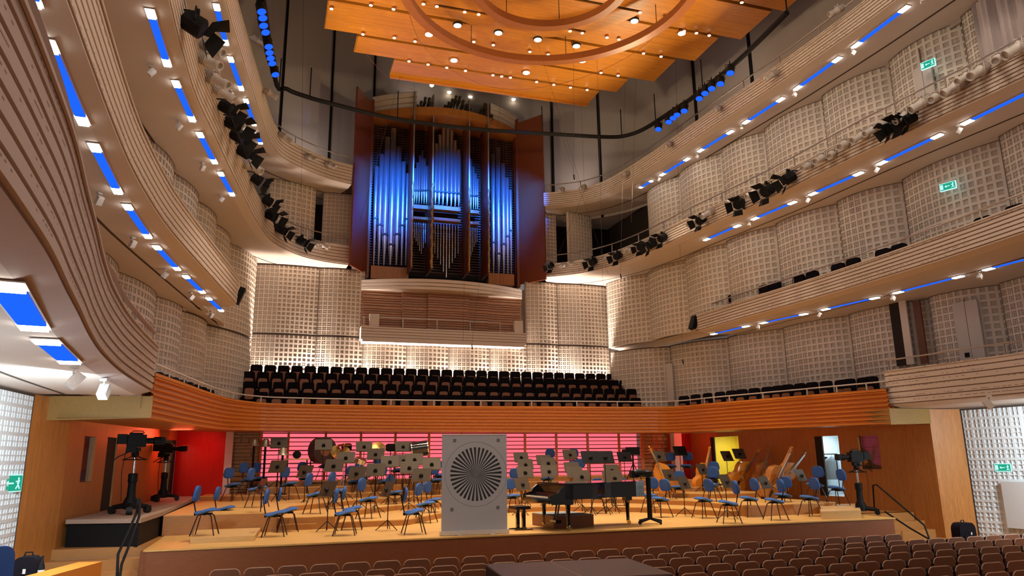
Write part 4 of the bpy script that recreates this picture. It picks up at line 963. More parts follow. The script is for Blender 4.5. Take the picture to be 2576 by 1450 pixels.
CH = [ # px, py of feet centre, turn offset (deg), description
 (514, 1347, -8, 'on the low wooden box at the left edge of the stage', .10), (563, 1331, 10, 'just behind the chair on the low box', None), (690, 1350, -5, 'at the stage front between the low box and the music stand', None), (722, 1338, 15, 'front left, half hidden behind its neighbour, slim blue back upright', None),
 (867, 1347, -10, 'at the stage front, nearer of the pair between two stands', None), (885, 1333, 8, 'at the stage front, farther of the pair between two stands', None), (1040, 1344, -6, 'at the stage front, nearest the tall white banner', None), (1071, 1316, 5, 'second row, just left of the banner', None), (1090, 1303, 15, 'third row, half behind the left edge of the banner', None),
 (793, 1293, 0, 'second row behind the first front stand, blue back turned left', None), (850, 1281, 12, 'second row, right of the chair behind the first front stand', None), (926, 1305, -6, 'middle of the left section on the low tier', None), (993, 1281, 14, 'middle of the left section with its round back facing out', None),
 (726, 1258, 4, 'left section on the third tier below the slanting stand', None), (646, 1277, 6, 'left section beside the tilted stand near the left edge', None), (583, 1262, -4, 'farthest left on the upper tier by the white column', None), (622, 1250, 10, 'upper left, second from the white column', None), (651, 1243, 2, 'upper left, third from the white column', None),
 (768, 1240, 8, 'upper left, below the table with the black case', None), (817, 1215, 0, 'in front of the great dark drum', None), (890, 1250, -4, 'left centre behind a slanting stand', None), (908, 1234, 12, 'left centre, seat turned towards the trumpet stands', None), (969, 1249, 6, 'left centre with a round bright blue back', None), (960, 1231, -8, 'left centre, one tier above the round bright back', None), (1000, 1222, 9, 'rear left centre below the bass drum', None), (1045, 1228, 4, 'rear left centre, between two bronze desks', None), (1097, 1250, 0, 'beside the banner on the upper tier', None), (1105, 1230, 6, 'behind the banner edge, highest tier', None),
 (1290, 1290, 6, 'behind the piano stool', None), (1299, 1257, 0, 'behind the stands right of the banner', None), (1378, 1240, 4, 'behind the near end of the piano lid', None), (1386, 1205, 0, 'rear centre, back showing over a bronze desk', None), (1446, 1204, 5, 'rear centre, right of the highest bronze desk', None), (1459, 1222, -6, 'rear centre behind a wide desk', None), (1505, 1292, 8, 'under view of the piano tail, legs visible', None), (1560, 1285, -5, 'behind the far piano leg', None),
 (1638, 1290, 4, 'right of the piano behind the camera column', None), (1663, 1302, -6, 'right of the piano, in front of the camera column', None), (1710, 1265, 10, 'right section by the tall orange instrument', None), (1730, 1206, 0, 'rear right, bright back before the red wall', None), (1688, 1206, 4, 'rear right, beside the wooden block wall', None), (1754, 1208, -6, 'rear right, partly behind the long neck', None), (1772, 1304, -4, 'right section front, second tier edge', None), (1792, 1262, 10, 'right section, seat tipped behind its neighbour', None), (1795, 1238, 2, 'right section between two double basses', None),
 (1835, 1317, 0, 'right section, nearest the stage edge', None), (1887, 1301, -6, 'right section, behind the nearest one', None), (1870, 1245, 6, 'right section, upright back before the leaning bass', None), (1927, 1208, 0, 'rear right below the pale scroll', None), (1957, 1208, 8, 'rear right, dark back against the cherry wall', None), (1952, 1309, -4, 'far right, dark back in front of a bass', None), (1973, 1290, 8, 'far right, directly behind the dark-backed one', None), (2040, 1299, 0, 'far right beside the plain plywood box', None), (2054, 1264, 10, 'far right under the doorway', None), (2108, 1272, -8, 'rightmost, on the plywood box by the studio camera', .19)]
used_pos = []
for i, (px, py, tw, d, zz) in enumerate(CH):
    P = onfloor(px, py) if zz is None else atz(px, py, zz)
    # keep neighbours apart
    for q in used_pos:
        dv = Vector((P.x-q.x, P.y-q.y))
        if dv.length < .5: dv = dv.normalized()*.5 if dv.length > .01 else Vector((.5, 0)); P.x, P.y = q.x+dv.x, q.y+dv.y; P.z = onxy(P.x, P.y) if zz is None else zz
    used_pos.append(P.copy())
    ang = math.atan2(PODY-P.y, PODX-P.x)-math.pi/2+math.radians(tw)
    if i in (35, 36): ang = math.atan2(PODY-P.y, PODX-P.x)-math.pi/2
    c = ch if first else copy_tree(ch); first = False; c.location = P; c.rotation_euler = (0, 0, ang)
    tag(c, 'blue musician chair '+d, 'chair', 'blue musician chairs on the stage')
def mk_stand(mt, wide=1.0):
    r = empty('music_stand')
    # desk at origin height 0 is the floor; pole built for 1 m desk centre, the pole scales below
    T = Matrix.Translation((0, 0, 0)) @ Matrix.Rotation(math.radians(-24), 4, 'X') @ XZ
    dk = empty('x') if 0 else None
    mb = MB(); mb.prism([(x*wide, z-.17) for x, z in rr(.53, .37, .03)], -.006, .006, T); mb.prism([(-.25*wide, -.175), (.25*wide, -.175), (.25*wide, -.165), (-.25*wide, -.165)], -.06, .0, T)
    desk = mb.build('desk', mt, r)
    mb = MB(); mb.lathe([(.055, -.05), (.055, .01)], (0, .0, 0), 12, (0, 1, .4)); mb.tube([(0, .03, 0), (0, .03, -.08)], .015, 6); knob = mb.build('knob', M_BLACK, r)
    mb = MB(); mb.tube([(0, .03, -.05), (0, .03, -1.0)], .011, 6); pole = mb.build('pole', M_BLACK, r)
    legs = []
    for k in range(3):
        a = k*2*math.pi/3+.5; mb = MB(); mb.tube([(0, 0, .22), (.28*math.cos(a), .28*math.sin(a), .01)], .010, 5); legs.append(mb.build('leg', M_BLACKS, r, True))
    return r
SB = mk_stand(M_STAND); SK = mk_stand(M_BLACKS); usedB = usedK = False
def put_stand(px, py, y, face, d, black=False, foot=None, sheet=False):
    global usedB, usedK
    if foot: F = onfloor(*foot); y = F.y; D = aty(px, py, y)
    else: D = aty(px, py, y)
    zf = onxy(D.x, D.y) if not foot else F.z
    src = SK if black else SB
    if black: c = src if not usedK else copy_tree(src); usedK = True
    else: c = src if not usedB else copy_tree(src); usedB = True
    c.location = (D.x, D.y, zf); h = D.z-zf
    c.rotation_euler = (0, 0, math.radians(face))
    for k in c.children:
        nm = k.name.split('.')[0]
        if nm in ('desk', 'knob'): k.location = (0, 0, h)
        elif nm == 'pole': k.location = (0, 0, h); k.scale = (1, 1, h-.03)
        elif nm == 'leg': k.location = (0, .03, 0)
    if sheet:
        mb = MB(); mb.prism([(-.15, -.10), (.15, -.10), (.15, .185), (-.15, .185)], .008, .013, Matrix.Rotation(math.radians(-24), 4, 'X') @ XZ); s = mb.build('sheet_music', mat('paper', (.7, .68, .62), .7), c); s.location = (0, 0, h)
    tag(c, ('black' if black else 'bronze')+' music stand '+d, 'music stand', 'music stands on the stage')
# face: rotation of the player side (+y) -- rear of the desk shows to the hall when 180..
ST = [(824, 1233, 0, 60, 'at the stage front, first of the two tall ones', 0, (821, 1338)), (974, 1233, 0, 78, 'at the stage front, seen almost edge-on', 0, (974, 1335)), (767, 1188, 0, 48, 'second tier left with a steeply tilted pale desk', 0, (764, 1278)), (656, 1226, 0, 75, 'near the low box at the left, tilted edge-on', 0, (653, 1337)), (699, 1175, 0, 30, 'upper left beside the white bell', 0, (699, 1262)),
 (702, 1116, 25.0, 5, 'highest on the left, before the glowing lattice', 0, None), (814, 1121, 24.3, 0, 'in front of the great dark drum', 0, None), (840, 1173, 21.5, 25, 'left centre, lowest of the row under the drum', 0, None), (870, 1153, 23.0, 12, 'left centre below the cymbals', 0, None), (898, 1192, 20.8, 40, 'left centre with a strongly turned desk', 0, None), (945, 1184, 21.0, 22, 'left centre under the upright cymbal', 0, None), (945, 1144, 23.8, 18, 'rear left centre in front of the upright cymbal', 0, None), (916, 1125, 25.2, 0, 'rear, dark desk left of the upright cymbal', 0, None), (981, 1163, 22.5, 8, 'rear centre left with a broad dark desk', 0, None), (1014, 1125, 25.2, 0, 'rear, beside the bass drum', 0, None), (1015, 1160, 23.3, 14, 'between the bass drum and the front rows', 0, None), (1030, 1178, 21.5, 16, 'in front of the bass drum, lower desk', 0, None), (1043, 1157, 22.8, 4, 'below the bass drum, with a paper edge showing', 0, None), (1060, 1197, 20.2, 30, 'left of the banner, low slanted desk', 0, None), (1086, 1169, 21.8, 6, 'touching the banner edge', 0, None),
 (1311, 1152, 25.0, 0, 'rear, first right of the banner', 0, None), (1322, 1170, 23.5, 0, 'second tier right of the banner, dark desk', 0, None), (1321, 1190, 21.8, -4, 'third tier right of the banner', 0, None), (1314, 1220, 0, -22, 'nearest the piano stool', 0, (1316, 1297)), (1368, 1159, 24.6, 0, 'rear centre behind the piano keyboard', 0, None), (1379, 1166, 23.2, 0, 'dark desk behind the piano keyboard', 0, None), (1381, 1187, 21.8, 0, 'behind the piano keyboard, pale lower desk', 0, None), (1434, 1145, 25.0, 0, 'rear centre, highest pale desk', 0, None), (1439, 1178, 22.8, 0, 'centre, wide desk behind the piano lid', 0, None), (1446, 1190, 21.6, 0, 'centre, low desk just above the piano lid', 0, None), (1463, 1200, 20.6, 0, 'centre, lowest desk touching the piano lid line', 0, None),
 (1485, 1152, 19.6, 0, 'left one of the tall black pair behind the piano', 1, None), (1522, 1152, 19.6, 0, 'right one of the tall black pair behind the piano', 1, None), (1571, 1151, 24.3, 0, 'right of the tall pair with a visible clamp', 1, None), (1539, 1184, 22.0, 0, 'right of the tall pair, pale desk', 0, None), (1537, 1200, 20.8, 0, 'above the piano tail, upper of two', 0, None), (1546, 1204, 20.0, 0, 'above the piano tail, small low desk', 0, None), (1657, 1149, 22.6, -8, 'in front of the tall orange instrument', 0, None),
 (1711, 1136, 24.6, 0, 'rear right before the white column', 1, None), (1683, 1197, 20.8, -25, 'right section, upper of the two facing left', 0, None), (1721, 1217, 0, -30, 'right section front with long splayed legs', 0, (1722, 1300)), (1767, 1182, 21.8, -24, 'right section before the second double bass', 0, None), (1829, 1149, 22.8, -18, 'rear right before the bright doorway, nearer of two', 0, None), (1860, 1143, 22.6, -10, 'rear right before the bright doorway, farther of two', 0, None), (1827, 1213, 0, -30, 'right section beside the nearest chair', 0, (1826, 1306)), (1924, 1216, 0, -26, 'far right in front of the leaning bass', 0, (1925, 1291)), (2015, 1198, 0, -24, 'farthest right, dark against the cherry wall', 0, (2022, 1283))]
for i, (px, py, y, f_, d, bk, ft) in enumerate(ST): put_stand(px, py, y, -f_, d, bool(bk), ft, sheet=(i in (10, 16, 18, 21, 24, 26, 28, 40)))
# low plywood boxes
M_PLY = mat('plywood', (.58, .36, .14), .5, kind='wood', axis=0, var=.12)
def flatbox(name, p4, z0, z1, label, cat, mt):
    mb = MB(); mb.prism([(p.x, p.y) for p in p4], z0, z1); return tag(mb.build(name, mt), label, cat)
flatbox('wooden_box', [atz(478, 1369, 0), atz(640, 1362, 0), atz(655, 1340, 0), atz(490, 1346, 0)], 0.001, .10, 'low plywood box at the left front of the stage carrying a chair', 'box', M_PLY)
flatbox('wooden_box', [atz(2068, 1308, 0), atz(2168, 1305, 0), atz(2160, 1285, 0), atz(2060, 1288, 0)], 0.001, .19, 'plain plywood box at the far right of the stage with screw marks', 'box', M_PLY)

# ================================================================ GRAND PIANO
pr = math.radians(4.5); pn = empty('grand_piano', (5.82, 15.28, 0), pr); pn.scale = (1.0, 1.0, 1.0); tag(pn, 'black concert grand piano with closed lid at the front of the stage', 'piano')
case = [(.30, 0), (.95, 0), (1.12, .04), (1.28, .16), (1.42, .26), (1.6, .30), (2.3, .36), (2.58, .46), (2.72, .68), (2.74, .95), (2.68, 1.25), (2.5, 1.45), (2.3, 1.5), (.30, 1.5)]
mb = MB(); mb.prism(case, .66, .97); mb.build('case', M_PIANO, pn)
lid = [(.33, -.02), (.95, -.02), (1.14, .02), (1.30, .14), (1.44, .24), (1.6, .28), (2.3, .34), (2.6, .44), (2.75, .66), (2.77, .95), (2.70, 1.27), (2.5, 1.47), (2.3, 1.52), (.33, 1.52)]
mb = MB(); mb.prism(lid, .975, 1.0); mb.build('lid', M_PIANO, pn)
for v in (0, 1.43): mb = MB(); mb.prism([(x, z) for x, z in ((-.06, .60), (-.08, .74), (0, .76), (.14, .80), (.20, .88), (.32, .97), (.5, .97), (.5, .56), (.0, .56))], v, v+.07, XZ); mb.build('cheek', M_PIANO, pn)
mb = MB(); mb.box((.16, .75, .63), (.44, 1.38, .10)); mb.build('keybed', M_PIANO, pn)
mb = MB(); mb.box((.05, .75, .70), (.16, 1.24, .03)); mb.build('keys', mat('ivory', (.75, .70, .60), .3), pn)
mb = MB()
for k in range(35):
    if k % 7 not in (2, 6): mb.box((.08, .16+k*.034, .722), (.10, .014, .016))
mb.build('black_keys', M_EBONY, pn)
mb = MB(); mb.box((.20, .75, .74), (.04, 1.36, .10), M=Matrix.Rotation(.25, 3, 'Y')); mb.build('fallboard', M_PIANO, pn)
mb = MB(); mb.box((.36, .75, .88), (.03, 1.4, .17)); mb.build('music_desk_panel', M_PIANO, pn)
def pleg(u, v):
    mb = MB(); mb.lathe([(.07, .62), (.075, .58), (.055, .50), (.05, .42), (.038, .12), (.042, .10)], (u, v, 0), 8); mb.box((u, v, .60), (.17, .17, .10)); l = mb.build('leg', M_PIANO, pn)
    mb = MB(); mb.lathe([(.045, -.012), (.045, .012)], (u+.03, v, .046), 14, (0, 1, 0)); mb.box((u, v, .085), (.07, .05, .04)); mb.build('caster', M_BRASS, l)
pleg(.42, .12); pleg(.42, 1.36); pleg(2.42, .98)
mb = MB(); mb.tube([(.5, .68, .6), (.42, .70, .18)], .02, 6); mb.tube([(.5, .82, .6), (.42, .80, .18)], .02, 6); mb.box((.42, .75, .16), (.14, .3, .07)); mb.build('pedal_lyre', M_PIANO, pn)
for k in range(3): mb = MB(); mb.box((.32, .66+k*.09, .13), (.16, .025, .012)); mb.build('pedal', M_BRASS, pn)
# stool
q = atz(1310, 1333, 0); bs = empty('piano_stool', (q.x, q.y, 0), pr); tag(bs, 'black leather piano stool on two columns beside the keyboard', 'stool')
mb = MB(); mb.prism([(x, y-.2) for x, y in rr(.36, .5, .05)], .44, .50); mb.build('seat', M_BLACKS, bs)
for s in (-1, 1):
    mb = MB(); mb.box((0, s*.17, .23), (.07, .07, .42)); mb.build('column', M_PIANO, bs)
    mb = MB(); mb.box((0, s*.17, .012), (.42, .05, .024)); mb.build('foot', M_PIANO, bs)
# conductor podium
pd = empty('conductor_podium', (0, 0, 0)); tag(pd, 'low brown conductor podium with grey top, seen under the piano', 'podium')
a = atz(1393, 1331, 0); b = atz(1494, 1326, 0); dv = (b-a).normalized(); nv = Vector((-dv.y, dv.x, 0)); qs = [a, b, b+nv*1.2, a+nv*1.2]
mb = MB(); mb.prism([(p.x, p.y) for p in qs], 0.001, .26); mb.build('base', M_FRONT, pd); mb = MB(); mb.prism([(p.x, p.y) for p in qs], .26, .275); mb.build('top_mat', mat('grey_mat', (.22, .26, .28), .8), pd)

# ================================================================ BANNER WITH THE STAR WHEEL
a = atz(1108, 1349, 0); b = atz(1281, 1343, 0); c_ = (a+b)/2; W_ = (b-a).length; ang = math.atan2(b.y-a.y, b.x-a.x)
bn = empty('roll_up_banner', (c_.x, c_.y+.05, 0), ang); tag(bn, 'large pale roll-up banner with a black and white radial spoke test wheel', 'banner')
Hb = zfor(c_.x, c_.y, 1094)
mb = MB(); mb.box((0, 0, Hb/2+.03), (W_-.05, .006, Hb-.08)); mb.build('sheet', M_BANN, bn)
mb = MB(); mb.box((0, 0, .045), (W_, .16, .08)); mb.build('base_cassette', M_WMET, bn)
mb = MB(); mb.box((0, 0, Hb), (W_-.04, .02, .025)); mb.build('top_rail', M_WMET, bn)
for x in (-.35, .35): mb = MB(); mb.box((x, -.08, .012), (.10, .22, .024)); mb.build('foot', M_WMET, bn)
mb = MB(); mb.tube([(0, .03, .05), (0, .03, Hb)], .012, 6); mb.build('pole', M_CHROME, bn)
k_ = W_/173.0; wc = aty(1199, 1193, c_.y); wz = wc.z; R_ = 66*k_
mb = MB(); n = 36
for i in range(n):
    t0 = 2*math.pi*(i+.0)/n; t1 = t0+math.pi/n; f_ = -.006
    r0, r1_ = R_*.06, R_
    mb.quad((r0*math.cos(t0), f_, r0*math.sin(t0)), (r1_*math.cos(t0), f_, r1_*math.sin(t0)), (r1_*math.cos(t1), f_, r1_*math.sin(t1)), (r0*math.cos(t1), f_, r0*math.sin(t1)))
wh = mb.build('spoke_wheel', M_INK, bn); wh.location = (.03, 0, wz)
mb = MB(); mb.lathe([(R_*.14, -.0075), (R_*.14, -.0055)], (0, 0, 0), 24, (0, 1, 0)); o = mb.build('hub_disc', M_GREYI, bn); o.location = (.03, 0, wz)
mb = MB(); N_ = 64
for i in range(N_):
    t0, t1 = 2*math.pi*i/N_, 2*math.pi*(i+1)/N_; ra, rb = 79*k_, 79*k_+.004
    mb.quad((ra*math.cos(t0), -.006, ra*math.sin(t0)), (rb*math.cos(t0), -.006, rb*math.sin(t0)), (rb*math.cos(t1), -.006, rb*math.sin(t1)), (ra*math.cos(t1), -.006, ra*math.sin(t1)))
o = mb.build('thin_circle', M_GREYI, bn); o.location = (.03, 0, wz)
for dx, dz in ((-55, 83), (58, 83), (-61, -85), (56, -83)): mb = MB(); mb.box((dx*k_+.03, -.005, wz+dz*k_), (8*k_, .004, 8*k_)); mb.build('corner_mark', M_GREYI, bn)
# ================================================================ DOORS AND PLATES ON THE GALLERY WALLS
def wplate(name, a, b, x0, x1, yt, yb, mt, off_=.16, side=1, th=.05):
    """flat plate standing off the relief wall a-b where pixels x0..x1, yt..yb see it; side=+1 room lies left of a->b seen from above"""
    u0, zt = isect(x0, yt, a, b); u1, _ = isect(x1, yt, a, b); _, zb = isect((x0+x1)/2, yb, a, b); A = Vector(a); t = (Vector(b)-A).normalized(); n = Vector((-t.y, t.x))*side
    c = A+t*(u0+u1)/2+n*off_; mb = MB(); mb.box((c.x, c.y, (zt+zb)/2), (abs(u1-u0), th, zt-zb), math.atan2(t.y, t.x)); return struct(mb.build(name, mt)), c, t, n, (zt+zb)/2
M_DOORP = mat('pale_door_paint', (.62, .57, .54), .6, var=.03)
for nm, a, b, x0, x1, yt, yb in (('door_5', W2R[2], W2R[3], 2418, 2482, 768, 930), ('door_6', W3R[3], W3R[4], 2380, 2436, 492, 600), ('door_7', W4R[2], W4R[3], 2330, 2378, 186, 260)):
    o, c, t, n, zc = wplate(nm, a, b, x0, x1, yt, yb, M_DOORP, .44)
    mb = MB(); mb.box((0, 0, 0), (.012, .06, 1.9), math.atan2(t.y, t.x)); j = mb.build('centre_joint', M_GROOVE, o); j.location = (c.x, c.y, zc)
    mb = MB(); mb.box((0, 0, 0), (.12, .09, .12), math.atan2(t.y, t.x)); h = mb.build('lock_box', M_BLACK, o); h.location = (c.x+t.x*.12, c.y+t.y*.12, zc-.55)
for x0, x1, yt, yb, mt in ((2262, 2290, 765, 925, M_DARK), (2322, 2340, 762, 920, M_LATH)):
    wplate('wall_right', W2R[3], W2R[4], x0, x1, yt, yb, mt, .44)
o, c, t, n, zc = wplate('wall_right', W2R[3], W2R[4], 2290, 2308, 762, 922, M_PLAS, .50)
wplate('door_8', W2R[6], W2R[7], 1690, 1706, 918, 1010, M_DOORP, .40)
wplate('door_9', W2L[5], W2L[4], 516, 523, 872, 965, M_PLAS, .22, -1) if 0 else None
wplate('door_10', (17.9, 15.6), (18.6, 8), 2522, 2600, 1212, 1330, M_DOORP, .06, -1)
q = isect(2546, 1308, (17.9, 15.6), (18.6, 8))
# wooden wall panel low at the far right behind the seats
mb = MB(); mb.box((17.75, 11.2, -.62), (.1, 3.0, .9), 0); struct(mb.build('wall_right', M_FRONT))
# pleated curtain in the top right gallery
mb = MB(); cu = empty('pleated_curtain', (15.3, 11.4, 9.3)); tag(cu, 'pale pleated curtain hanging at the end of the topmost gallery level', 'curtain')
A = []; n = 90
for i in range(n+1):
    y = -i*.05; A.append((.0+.09*math.sin(i*.75)+.03*math.sin(i*2.1), y))
mb.strip([(x, y, .0) for x, y in A], [(x, y, 2.68) for x, y in A]); mb.strip([(x+.03, y, .0) for x, y in A], [(x+.03, y, 2.68) for x, y in A]); mb.build('cloth', mat('curtain_cloth', (.55, .48, .47), .85), cu, True)

# ================================================================ STAGE LIGHTING
def mk_fresnel():
    r = empty('black_stage_light')
    mb = MB(); mb.lathe([(.10, -.20), (.15, -.18), (.16, .10), (.13, .12)], (0, 0, -.22), 12, (0, -1, -.55)); mb.build('housing', M_BLACK, r)
    mb = MB(); mb.tube([(-.18, 0, -.22), (-.18, 0, -.02), (.18, 0, -.02), (.18, 0, -.22)], .014, 5); mb.build('yoke', M_BLACK, r)
    mb = MB(); mb.box((0, 0, 0), (.05, .07, .09)); mb.tube([(0, .32, 0), (0, 0, 0)], .016, 5); mb.build('clamp', M_BLACK, r)
    c = Vector((0, -.17, -.32)); d = Vector((0, -1, -.55)).normalized(); u = Vector((1, 0, 0)); v = d.cross(u)
    for a, s in ((u, 1), (u, -1), (v, 1), (v, -1)):
        o_ = v if a is u else u; p = c+a*.14*s; q = p+(a*s*.55+d*.6).normalized()*.22; mb = MB(); mb.poly([p-o_*.13, p+o_*.13, q+o_*.17, q-o_*.17]); mb.poly([Vector(x)+d*.006 for x in (p-o_*.13, q-o_*.17, q+o_*.17, p+o_*.13)]); mb.build('barn_door', M_BLACK, r)
    return r
def mk_profile():
    r = empty('white_stage_light'); ax = (0, -1, -.6)
    mb = MB(); mb.lathe([(.06, -.32), (.12, -.28), (.125, -.05), (.09, 0), (.085, .16), (.10, .18), (.10, .30), (.085, .30), (.08, .24)], (0, 0, -.16), 12, ax); mb.build('barrel', M_WMET, r, True)
    mb = MB()
    for k in range(5): mb.lathe([(.132, -.25+k*.045), (.132, -.235+k*.045)], (0, 0, -.16), 12, ax)
    mb.build('cooling_fins', M_CAP, r)
    mb = MB(); mb.tube([(-.14, 0, -.16), (-.14, 0, 0), (.14, 0, 0), (.14, 0, -.16)], .011, 5); mb.build('yoke', M_WMET, r)
    mb = MB(); mb.tube([(0, .36, .0), (0, -.06, .0)], .018, 6); mb.build('clamp_arm', M_WMET, r); return r
FR = mk_fresnel(); PF = mk_profile(); uf = up_ = False
def on_curve(curve, px, py, off_, n=6):
    C2 = smoothpl([Vector(c) for c in curve], n); best = None
    for i in range(len(C2)-1):
        for k in range(5):
            q = C2[i].lerp(C2[i+1], k/5); t = (C2[i+1]-C2[i]).normalized(); nrm = Vector((t.y, -t.x)); s = q+nrm*off_
            if (Vector((s.x, s.y, EYE))-CAMO).dot(FW) < 2: continue
            z = zfor(s.x, s.y, py)
            if not 5 < z < 16: continue
            e = abs(proj((s.x, s.y, z))[0]-px)
            if best is None or e < best[0]: best = (e, s, nrm, z)
    return best
def put_light(curve, px, py, kind, label, group, zr=None, sc=1.0, off_=.22):
    global uf, up_
    b = on_curve(curve, px, py, off_)
    if not b or b[0] > 25: print('nolight', px, py, b and b[0]); return
    _, s, nrm, z = b
    if zr: z = min(max(z, zr[0]), zr[1])
    if kind == 'b': c = FR if not uf else copy_tree(FR); uf = True
    else: c = PF if not up_ else copy_tree(PF); up_ = True
    c.location = (s.x, s.y, z+.12); c.rotation_euler = (0, 0, math.atan2(nrm.y, nrm.x)+math.pi/2+random.uniform(-.5, .5)); c.scale = (sc,)*3
    tag(c, label, 'stage light', group)
L3L_ = [(495, 45, 'b', 1.25), (535, 118, 'w', 1), (528, 150, 'w', 1), (545, 195, 'w', 1.1), (560, 228, 'w', 1), (574, 262, 'b', 1.0), (590, 300, 'b', 1.1), (603, 332, 'b', 1.1), (618, 372, 'b', 1.1), (633, 412, 'w', 1.2), (650, 445, 'b', 1), (676, 500, 'b', 1), (686, 535, 'b', 1.1), (710, 572, 'b', 1), (726, 580, 'w', .8), (760, 602, 'b', 1), (788, 612, 'w', .8), (802, 614, 'w', .8), (816, 618, 'w', .8)]
for i, (px, py, k, s) in enumerate(L3L_):
    put_light(C3L, px, py, k, '%s stage light on the third left gallery rail, %s towards the organ' % ('black' if k == 'b' else 'white', ORD[i]), 'stage lights on the third gallery, left side', (9.4, 10.3), s)
L3R_ = [(1385, 668, 'b', .8), (1416, 668, 'w', .8), (1436, 664, 'w', .8), (1470, 660, 'w', .8), (1491, 655, 'b', 1), (1532, 645, 'w', .8), (1554, 640, 'b', 1), (1575, 630, 'w', .8), (1592, 626, 'w', .8), (1612, 618, 'b', .9), (1637, 612, 'b', 1.1), (1664, 594, 'b', 1), (1742, 562, 'w', .9), (1762, 548, 'b', 1), (1780, 536, 'w', 1), (1838, 505, 'w', 1), (1858, 505, 'b', 1.1), (1893, 485, 'w', 1), (1928, 470, 'b', 1.2), (1985, 440, 'b', 1.1), (2028, 417, 'w', .9), (2062, 397, 'w', 1), (2091, 388, 'w', .9), (2124, 362, 'w', 1), (2162, 341, 'w', 1), (2190, 328, 'w', .9), (2224, 307, 'w', 1), (2243, 322, 'b', .9), (2262, 300, 'b', 1), (2276, 290, 'w', 1), (2290, 305, 'b', .9), (2317, 257, 'w', 1.1), (2348, 245, 'w', .9), (2397, 217, 'w', 1.1), (2428, 193, 'w', .9), (2462, 176, 'w', 1.1), (2507, 148, 'w', .9), (2559, 114, 'w', 1.2)]
ORD += ['thirty-seventh', 'thirty-eighth', 'thirty-ninth', 'fortieth']
for i, (px, py, k, s) in enumerate(L3R_):
    put_light(C3R, px, py, k, '%s stage light on the third right gallery rail, %s from the organ' % ('black' if k == 'b' else 'white', ORD[i]), 'stage lights on the third gallery, right side', (9.2, 10.2), s*.92)
for i, (px, py) in enumerate(((655, 105), (680, 235), (718, 345), (783, 397), (833, 415))): put_light(C4L, px, py, 'w', 'small white spotlight on the topmost left gallery rail, %s towards the organ' % ORD[i], 'spotlights on the topmost gallery', (12.5, 13.4), .8)
for i, (px, py) in enumerate(((1412, 478), (1465, 472), (1568, 440), (1682, 365), (1805, 275), (1940, 190), (2103, 27))): put_light(C4R, px, py, 'w', 'small white spotlight on the topmost right gallery rail, %s from the organ' % ORD[i], 'spotlights on the topmost gallery', (12.2, 13.4), .75)
# one black loudspeaker at the cut end of each second gallery
for px, py, y, d in ((603, 745, 22.6, 'left'), (1745, 812, 23.1, 'right')):
    P = aty(px, py, y); mb = MB(); mb.box((0, 0, 0), (.16, .3, .5), M=Matrix.Rotation(.35, 3, 'Y')); o = mb.build('black_loudspeaker', M_BLACK); o.location = P; tag(o, 'black loudspeaker fixed to the square end of the second gallery, %s side' % d, 'loudspeaker')
# curved lighting rail with blue spots
RZ = 13.3
rl = [(-1.15, 11.0), (-1.1, 14.0)]+[tuple(atz(px, py, RZ).to_2d()) for px, py in ((690, 190), (722, 224), (770, 243), (830, 260), (1000, 300), (1200, 325), (1400, 338), (1530, 345), (1580, 340), (1625, 322), (1690, 280), (1750, 240), (1860, 150), (1980, 32))]
rl = smoothpl([Vector(p) for p in rl], 5)
root = empty('lighting_rail', (0, 0, RZ)); tag(root, 'long curved black lighting rail sweeping round in front of the organ below the canopy', 'lighting rail')
mb = MB(); mb.tube([(p.x, p.y, 0) for p in rl], .075, 8); mb.build('rail_tube', M_BLACK, root, True)
for p in rl[12::9]: mb = MB(); mb.tube([(p.x, p.y, .05), (p.x, p.y, 1.1)], .02, 5); mb.build('drop_rod', M_BLACK, root)
def mk_blue():
    r = empty('blue_spotlight'); ax = (0, -.35, -1)
    mb = MB(); mb.lathe([(.08, -.16), (.12, -.12), (.13, .12), (.125, .14)], (0, 0, -.28), 12, ax); mb.build('housing', M_BLACK, r, True)
    mb = MB(); mb.lathe([(.115, .142), (.07, .155)], (0, 0, -.28), 14, ax); mb.build('lens', E_BLENS, r)
    mb = MB(); mb.tube([(-.14, 0, -.28), (-.14, 0, -.08), (.14, 0, -.08), (.14, 0, -.28)], .012, 5); mb.tube([(0, 0, -.08), (0, 0, .02)], .018, 5); mb.build('yoke', M_BLACK, r); return r
BL = mk_blue(); ub = False
for i, (px, py) in enumerate(((655, 30), (658, 46), (660, 65), (665, 82), (673, 118), (675, 133), (678, 147), (682, 160), (690, 188))):
    P = atz(px, py, RZ-.42); c = BL if not ub else copy_tree(BL); ub = True; c.location = (P.x, P.y, RZ-.02); c.rotation_euler = (0, 0, .8)
    tag(c, 'blue-lensed spotlight in the chain at the left, %s from the top' % ORD[i], 'spotlight', 'blue spotlights on the lighting rail')
mb = MB(); mb.tube([tuple(atz(652, 0, RZ)), tuple(atz(668, 100, RZ)), tuple(atz(690, 192, RZ))], .08, 6); o = mb.build('lighting_truss', M_BLACK); tag(o, 'black truss carrying the chain of blue lenses at the left', 'truss')
for i, (px, py) in enumerate(((1657, 326), (1683, 308), (1694, 298), (1704, 290), (1722, 280), (1760, 249), (1774, 236), (1791, 224), (1813, 212), (1838, 185))):
    P = atz(px, py, RZ-.42); c = copy_tree(BL); c.location = (P.x, P.y, RZ-.02); c.rotation_euler = (0, 0, -.8)
    tag(c, 'blue-lensed spotlight under the right sweep of the lighting rail, %s from the organ' % ORD[i], 'spotlight', 'blue spotlights on the lighting rail')
# blue light caught by the rail beside the organ: a real lamp pointing at it
lamp('rail_blue_spot', 'SPOT', (11.5, 20.8, 12.4), tuple(atz(1310, 330, RZ)), 700, (.02, .15, 1), .1, 10, .8)
